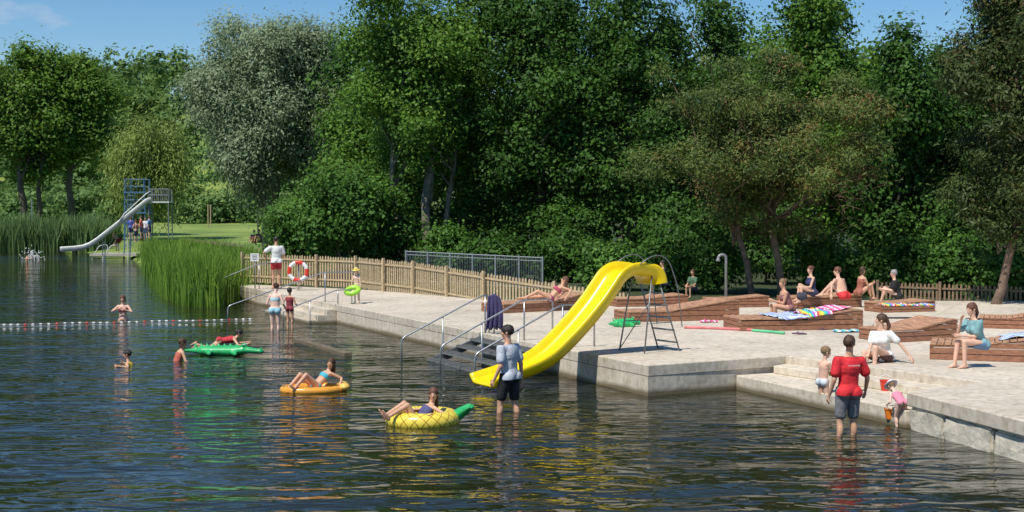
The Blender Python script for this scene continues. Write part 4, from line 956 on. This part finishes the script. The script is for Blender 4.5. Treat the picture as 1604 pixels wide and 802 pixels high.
def tree(kind,label,px,Y,ytop,ybot,wpx,mat,nleaf,leaf=.2,cr=.8,nl=14,bark=M_bark,tr=.25,trunks=None,depth=1.0,seed=1,asp=.65,vert=0,per=45,shell=.5,lobr=(.28,.46),vs=1,nlimb=9,zbase=None,basepx=None,group=None,flatz=.8,lean=0,kr=(.4,.78),tfn=None,core=.5):
    random.seed(seed); 
    bx=basepx if basepx else px
    base=at(bx,380,Y); base.z=(zbase if zbase is not None else gz(base.x,Y)); 
    zt_=at(px,ytop,Y).z-base.z; zb=at(px,ybot,Y).z-base.z; cx=at(px,300,Y).x-base.x
    rx=wpx/2*Y/F; rz=(zt_-zb)/2; zc=(zt_+zb)/2; ry=rx*depth
    lobes=[(cx,0,zc,rx*core,ry*core,rz*core*1.1)]
    for i in range(nl):
        a=random.uniform(0,6.28); u=random.uniform(-1,1); q=math.sqrt(1-u*u); k=random.uniform(*kr)
        f_=random.uniform(*lobr); lobes.append((cx+rx*k*q*math.cos(a),ry*k*q*math.sin(a),zc+rz*(k+.05)*u,rx*f_*random.uniform(.8,1.3),ry*f_,max(rz*f_*.8,rx*f_*.6)*random.uniform(.6,1.1)))
    e=empty(kind,base); tag(e,label,'bush' if 'bush' in kind else 'tree',group)
    C,Nn,tn,cc=clumps(lobes,nleaf,per,cr,vs,shell,flatz)
    if tfn: tn=tn+tfn((C[:,0]-cx)/rx,(C[:,2]-zc)/rz)
    ok=C[:,2]>.02; leafobj('crown',C[ok],Nn[ok],leaf,asp,tn[ok],mat,e,vert)
    m=MB(); tz=zc
    for (dx,dy,r_) in (trunks or [(0,0,tr)]):
        b0=Vector((dx,dy,-.4)); tpt=Vector((cx*.6+dx*1.8+lean,dy*1.5,tz)); path=[b0]; n=7
        for j in range(1,n+1):
            t=j/n; q=b0.lerp(tpt,t); q+=Vector((math.sin(j*1.7+seed+dx),math.cos(j*1.3+seed),0))*r_*.5; path.append(q)
        tube(m,path,[r_*(1.25 if j==0 else 1-.55*j/n) for j in range(n+1)],10)
        ll=random.sample(lobes[1:],min(nlimb,len(lobes)-1))
        bp_=path[4]
        limbs(m,bp_,[l[:3] for l in ll],r_*.5,r_*.38)
    ob('trunk',m,bark,parent=e,smooth=True)
    return e,lobes,cc
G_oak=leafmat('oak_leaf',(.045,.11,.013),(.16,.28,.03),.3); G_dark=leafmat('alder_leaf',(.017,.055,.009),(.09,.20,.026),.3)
G_mid=leafmat('maple_leaf',(.034,.10,.012),(.17,.31,.036),.3); G_sil=leafmat('silver_willow_leaf',(.11,.165,.075),(.35,.43,.26),.25)
G_weep=leafmat('weeping_willow_leaf',(.12,.19,.03),(.30,.39,.11),.3); G_pine=leafmat('pine_needles',(.026,.058,.013),(.125,.18,.04),.18,(.22,.125,.048)); G_pine2=leafmat('cedar_needles',(.018,.036,.009),(.065,.10,.024),.12,(.11,.07,.026))
G_bush=leafmat('bush_leaf',(.03,.085,.013),(.13,.27,.04),.28); G_reed=leafmat('reed_blade',(.07,.15,.02),(.24,.40,.055),.3)
G_far=leafmat('far_leaf',(.055,.12,.03),(.17,.27,.07))
tree('oak_tree','broad green oak tree standing on the river bank',35,136,62,305,160,G_oak,30000,.36,1.3,24,tr=.4,seed=11,trunks=[(0,0,.4),(1.2,.5,.28)],lobr=(.2,.36))
tree('oak_tree','tall green oak tree standing on the river bank',112,138,52,300,140,G_oak,30000,.36,1.3,24,tr=.4,seed=12,lobr=(.2,.36))
tree('oak_tree','broad green oak tree standing on the river bank',-70,136,60,310,150,G_oak,12000,.45,1.5,14,tr=.4,seed=13)
tree('weeping_willow_tree','pale green weeping willow at the edge of the lawn',225,132,175,345,130,G_weep,24000,.40,1.1,18,tr=.3,seed=14,vert=.8,asp=.28,vs=3.0)
tree('silver_willow_tree','huge silvery green willow tree behind the reeds',425,96,-60,325,280,G_sil,84000,.27,.9,44,tr=.5,seed=15,vert=.35,asp=.38,lobr=(.16,.32),bark=M_barkl)
tree('silver_willow_tree','silvery green willow tree with hanging branches',385,92,110,345,120,G_sil,16000,.27,.9,18,tr=.25,seed=16,vert=.5,asp=.38,vs=1.5,bark=M_barkl,basepx=430)
tree('silver_willow_tree','silvery green willow tree beside the dark elder bushes',505,94,10,330,120,G_sil,18000,.27,.9,18,tr=.25,seed=17,vert=.4,asp=.38,bark=M_barkl)
for (px,Y,yt,yb,w,nl_,sd_,mt) in((468,66,300,410,100,9000,21,G_bush),(530,63,255,408,140,15000,22,G_bush),(600,64,290,415,110,9000,23,G_dark),(445,80,320,392,60,4000,24,G_bush),(548,72,150,400,150,17000,25,G_mid),(580,78,40,380,130,16000,26,G_mid)):
    tree('elder_bush','dense green bush behind the picket fence',px,Y,yt,yb,w,mt,nl_,.19,.7,16,tr=.1,seed=sd_,group='bushes behind the fence')
tree('poplar_tree','tall green poplar tree with several bare trunks',650,66,-80,330,250,G_mid,50000,.18,.75,40,tr=.3,seed=31,trunks=[(-.7,0,.2),(.45,.3,.26),(1.2,1,.16)],lobr=(.12,.28),shell=.35,bark=M_barkl,nlimb=6,kr=(.3,.85))
tree('poplar_tree','tall green poplar tree with open crown',740,70,-80,390,190,G_mid,30000,.19,.75,28,tr=.22,seed=32,lobr=(.14,.3),kr=(.3,.85))
specs=[(845,67,-110,430,210,33,G_dark,40000),(985,67,-110,430,230,34,G_dark,40000),(1110,70,-90,430,220,35,G_dark,32000),(1290,66,-90,445,250,36,G_mid,46000),(1400,60,-30,450,190,37,G_dark,42000),(1500,64,50,450,170,42,G_dark,30000),(1570,60,-60,460,180,38,G_dark,26000),(900,78,-80,400,180,39,G_dark,14000),(1200,80,-90,400,240,40,G_mid,16000)]
for (px,Y,yt,yb,w,sd_,mt,nl_) in specs:
    tree('alder_tree','tall dark green alder tree with dense foliage',px,Y,yt,yb,w,mt,nl_,.20,.72,44,tr=.28,seed=sd_,lobr=(.12,.3),shell=.4,group='dark trees behind the bathing deck',kr=(.3,.9))
for i,px in enumerate((600,720,840,980,1110,1230,1350,1450,1580)):
    tree('alder_tree','green tree in the wood behind the bathing deck',px,92,[-10,-20,-20,-10,-20,-10,-10,60,40][i],400,175,G_dark,9000,.40,1.2,14,tr=.3,seed=50+i,group='trees of the wood')
for i,(px,Y,yt,yb,w) in enumerate(((690,63,360,440,120),(790,62,365,445,130),(880,60,355,450,120),(960,53,375,455,110),(1050,52,365,455,120),(1120,51,375,455,100),(1300,51,370,470,130),(1400,50,380,475,110),(1490,49,360,480,120),(1580,48,370,485,120),(640,68,330,430,140),(750,68,300,420,160),(900,66,280,420,170),(1060,62,280,430,160),(1200,58,330,450,150),(1500,56,270,450,150))):
    tree('undergrowth_bush','dense dark green bush at the foot of the trees',px,Y,yt,yb,w,G_bush if i%3==0 else G_dark,8000,.17,.55,14,tr=.06,seed=70+i,group='bushes at the foot of the trees',depth=.7,lobr=(.16,.36),kr=(.3,.85))
tree('pine_tree','broad olive green pine with rusty patches and twisted trunks',1185,49,62,400,440,G_pine,110000,.14,.5,80,bark=M_barkp,tr=.2,seed=81,trunks=[(0,0,.15),(-.9,.3,.13)],lobr=(.07,.2),shell=.2,asp=.32,per=60,nlimb=30,basepx=1225,vs=.8,kr=(.25,.92),tfn=lambda x,z:.02+.22*np.clip(x*.7-z*.9,-.5,1),core=.45)
tree('pine_tree','dense dark conifer overhanging the deck',1625,43,-130,410,380,G_pine2,105000,.16,.5,60,bark=M_barkp,tr=.15,seed=82,lobr=(.1,.24),shell=.25,asp=.36,per=60,nlimb=14,basepx=1552,vs=.8,lean=1.2,kr=(.3,.88),core=.65)
random.seed(4); m=MB(); pb=at(1300,310,47.6)
for i in range(70):
    a=pb+Vector((random.gauss(0,.8),random.gauss(0,.5),random.gauss(0,.6))); d=Vector((random.uniform(-.6,1),random.uniform(-.5,.5),random.uniform(-.5,.5))).normalized()*random.uniform(.3,.9)
    tube(m,[a,a+d*.5+Z*.05,a+d],[.008,.006,.003],4)
pt=[x for x in bpy.data.objects if x.name.startswith('pine_tree')][0]
m.v=[tuple(Vector(v)-pt.location) for v in m.v]; o=ob('dead_twigs',m,pmat('dead_twig',(.26,.16,.10),.9),parent=pt); o['kind']='stuff'
lob=[]
for i in range(46):
    px=random.uniform(-40,430); Y=random.uniform(185,205); p=at(px,338,Y); z=gz(p.x,Y); hh=random.uniform(2.0,3.6); lob.append((p.x,p.y,z+hh*.7,3.2,2.5,hh))
C,Nn,tn,_=clumps(lob,26000,40,1.4); o=leafobj('hedge',C,Nn,.6,.65,tn,G_far); o['kind']='stuff'; o['label']='continuous green hedge behind the lawn'
lob=[]
for i in range(60):
    px=random.uniform(560,1700); Y=random.uniform(98,108); p=at(px,338,Y); hh=random.uniform(3,6); lob.append((p.x,p.y,hh*.8,3.2,2.5,hh))
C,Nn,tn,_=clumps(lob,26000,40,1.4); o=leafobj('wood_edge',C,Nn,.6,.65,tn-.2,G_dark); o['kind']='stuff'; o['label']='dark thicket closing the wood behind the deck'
lob=[]
for i in range(260):
    px=random.uniform(-60,560); Y=random.uniform(215,400)
    if 305<px<340 and Y<300: continue
    p=at(px,338,Y); z=gz(p.x,Y); hh=random.uniform(4,7.5); lob.append((p.x,p.y,z+hh*.8,random.uniform(3.5,6),4,hh))
C,Nn,tn,_=clumps(lob,70000,40,2.0); o=leafobj('hill_wood',C,Nn,1.1,.7,tn,G_far); o['kind']='stuff'; o['label']='mixed green wood covering the distant hill'
def reeds(name,pts,hmin,hmax,w,label,mat=G_reed,seed=1):
    r_=np.random.default_rng(seed); n=len(pts); P=np.array(pts); 
    hn=np.array([noise.noise(Vector((p[0]*.5,p[1]*.35,0))) for p in pts]); h=r_.uniform(hmin,hmax,n)*(1+.28*hn); a=r_.uniform(0,6.28,n); bd=r_.uniform(.03,.32,n)*h; fa=r_.uniform(0,6.28,n)
    D=np.stack([np.cos(a),np.sin(a),0*a],1); Wd=np.stack([np.cos(fa),np.sin(fa),0*a],1)*(w*r_.uniform(.7,1.3,n))[:,None]
    rows=[]
    for t,ws in((0,1),(.45,.9),(.8,.55),(1.0,.08)):
        c=P+D*(bd*t**2.2)[:,None]; c=c.copy(); c[:,2]+=h*t*(1-.06*t); rows.append(c-Wd*ws*.5); rows.append(c+Wd*ws*.5)
    v=np.stack(rows,1).reshape(-1,3); b=np.arange(n)[:,None]*8
    q=np.concatenate([b+np.array([0,1,3,2]),b+np.array([2,3,5,4]),b+np.array([4,5,7,6])],1).reshape(-1)
    me=bpy.data.meshes.new(name); me.vertices.add(len(v)); me.vertices.foreach_set('co',v.ravel().astype(np.float32)); me.loops.add(len(q)); me.loops.foreach_set('vertex_index',q.astype(np.int32))
    nf_=len(q)//4; me.polygons.add(nf_); me.polygons.foreach_set('loop_start',np.arange(0,4*nf_,4,dtype=np.int32)); me.polygons.foreach_set('loop_total',np.full(nf_,4,dtype=np.int32))
    at_=me.attributes.new('tint','FLOAT','POINT'); at_.data.foreach_set('value',np.repeat(np.clip(r_.normal(.45,.22,n)+.5*hn,0,1),8).astype(np.float32)); me.update(calc_edges=True); me.materials.append(mat)
    o=bpy.data.objects.new(name,me); COL.objects.link(o); o['kind']='stuff'; o['label']=label
edge=[G(226,409,0),G(240,440,0),G(262,466,0),G(300,478,0),G(335,481,0),G(358,475,0)]
pts=[]
for i in range(9500):
    t=random.random()*(len(edge)-1); k=int(t); p=edge[k].lerp(edge[k+1],t-k); 
    dpt=random.random()**1.3; ox=(1.5 if k<3 else -1.6)
    q=p+Vector((ox+.5*random.random(),4.0,0))*dpt+Vector((random.gauss(0,.22),random.gauss(0,.4),-.1)); 
    pts.append((q.x,q.y,-.05))
pts2=[]
for i in range(9000):
    a0=edge[0]; a1=edge[2]; t=random.random(); p=a0.lerp(a1,t); pts2.append((p.x+random.uniform(0,5.0)+random.gauss(0,.3),p.y+random.uniform(0,2),0.0))
reeds('reeds',pts,1.25,2.1,.032,'tall green reeds growing at the river edge beside the deck',seed=3)
reeds('reeds',pts2,1.1,2.0,.06,'tall green reeds growing along the bank',seed=4)
pts=[]
for i in range(7000):
    px=random.uniform(-60,160); p=G(px,395,0); p.y+=random.uniform(-1.5,7); 
    if 98<px<120: p.y+=2
    pts.append((p.x,p.y,0.0))
reeds('reeds',pts,1.9,3.6,.10,'band of bluish green reeds along the far bank',mat=leafmat('reed_far',(.07,.13,.04),(.19,.29,.10),.2),seed=5)

# ---------------------------------------------------------------- light, sky, camera
w=bpy.data.worlds.new('World'); scene.world=w; w.use_nodes=True; nt=w.node_tree; N=nt.nodes; L_=nt.links
bg=N['Background']; sky=N.new('ShaderNodeTexSky'); sky.sky_type='NISHITA'; sky.sun_disc=False
sv=Vector((-.34,-.42,.86)).normalized(); el=math.asin(sv.z); az=math.atan2(sv.x,sv.y)
sky.sun_elevation=el; sky.sun_rotation=az; sky.air_density=1.0; sky.dust_density=.0; sky.ozone_density=4.0
bg.inputs[1].default_value=.115
tc=N.new('ShaderNodeTexCoord'); no=N.new('ShaderNodeTexNoise'); no.inputs['Scale'].default_value=9; no.inputs['Detail'].default_value=9; no.inputs['Roughness'].default_value=.62
mp=N.new('ShaderNodeMapping'); mp.inputs['Scale'].default_value=(1,1,2.6); L_.new(tc.outputs['Generated'],mp.inputs[0]); L_.new(mp.outputs[0],no.inputs['Vector'])
rp=N.new('ShaderNodeValToRGB'); rp.color_ramp.elements[0].position=.57; rp.color_ramp.elements[1].position=.85; L_.new(no.outputs['Fac'],rp.inputs[0])
hsv=N.new('ShaderNodeHueSaturation'); hsv.inputs['Saturation'].default_value=1.25; hsv.inputs['Value'].default_value=.97; L_.new(sky.outputs[0],hsv.inputs['Color'])
mx=N.new('ShaderNodeMix'); mx.data_type='RGBA'; L_.new(rp.outputs[0],mx.inputs[0]); L_.new(hsv.outputs[0],mx.inputs[6]); mx.inputs[7].default_value=(5.5,5.8,6.3,1); L_.new(mx.outputs[2],bg.inputs[0])
sl=bpy.data.lights.new('sun','SUN'); sl.energy=5.0; sl.angle=rad(.5); sl.color=(1,.95,.86); so=bpy.data.objects.new('sun',sl); COL.objects.link(so); so.rotation_euler=(-sv).to_track_quat('-Z','Y').to_euler(); so.location=(0,0,40)
cam=bpy.data.cameras.new('camera'); co=bpy.data.objects.new('camera',cam); COL.objects.link(co); cam.sensor_width=36; cam.lens=F/1604*36; cam.clip_end=5000; cam.clip_start=.1
co.location=(0,0,H); co.rotation_euler=(math.pi/2-pit,0,0); scene.camera=co
scene.view_settings.view_transform='Standard'; scene.view_settings.look='None'; scene.view_settings.exposure=0
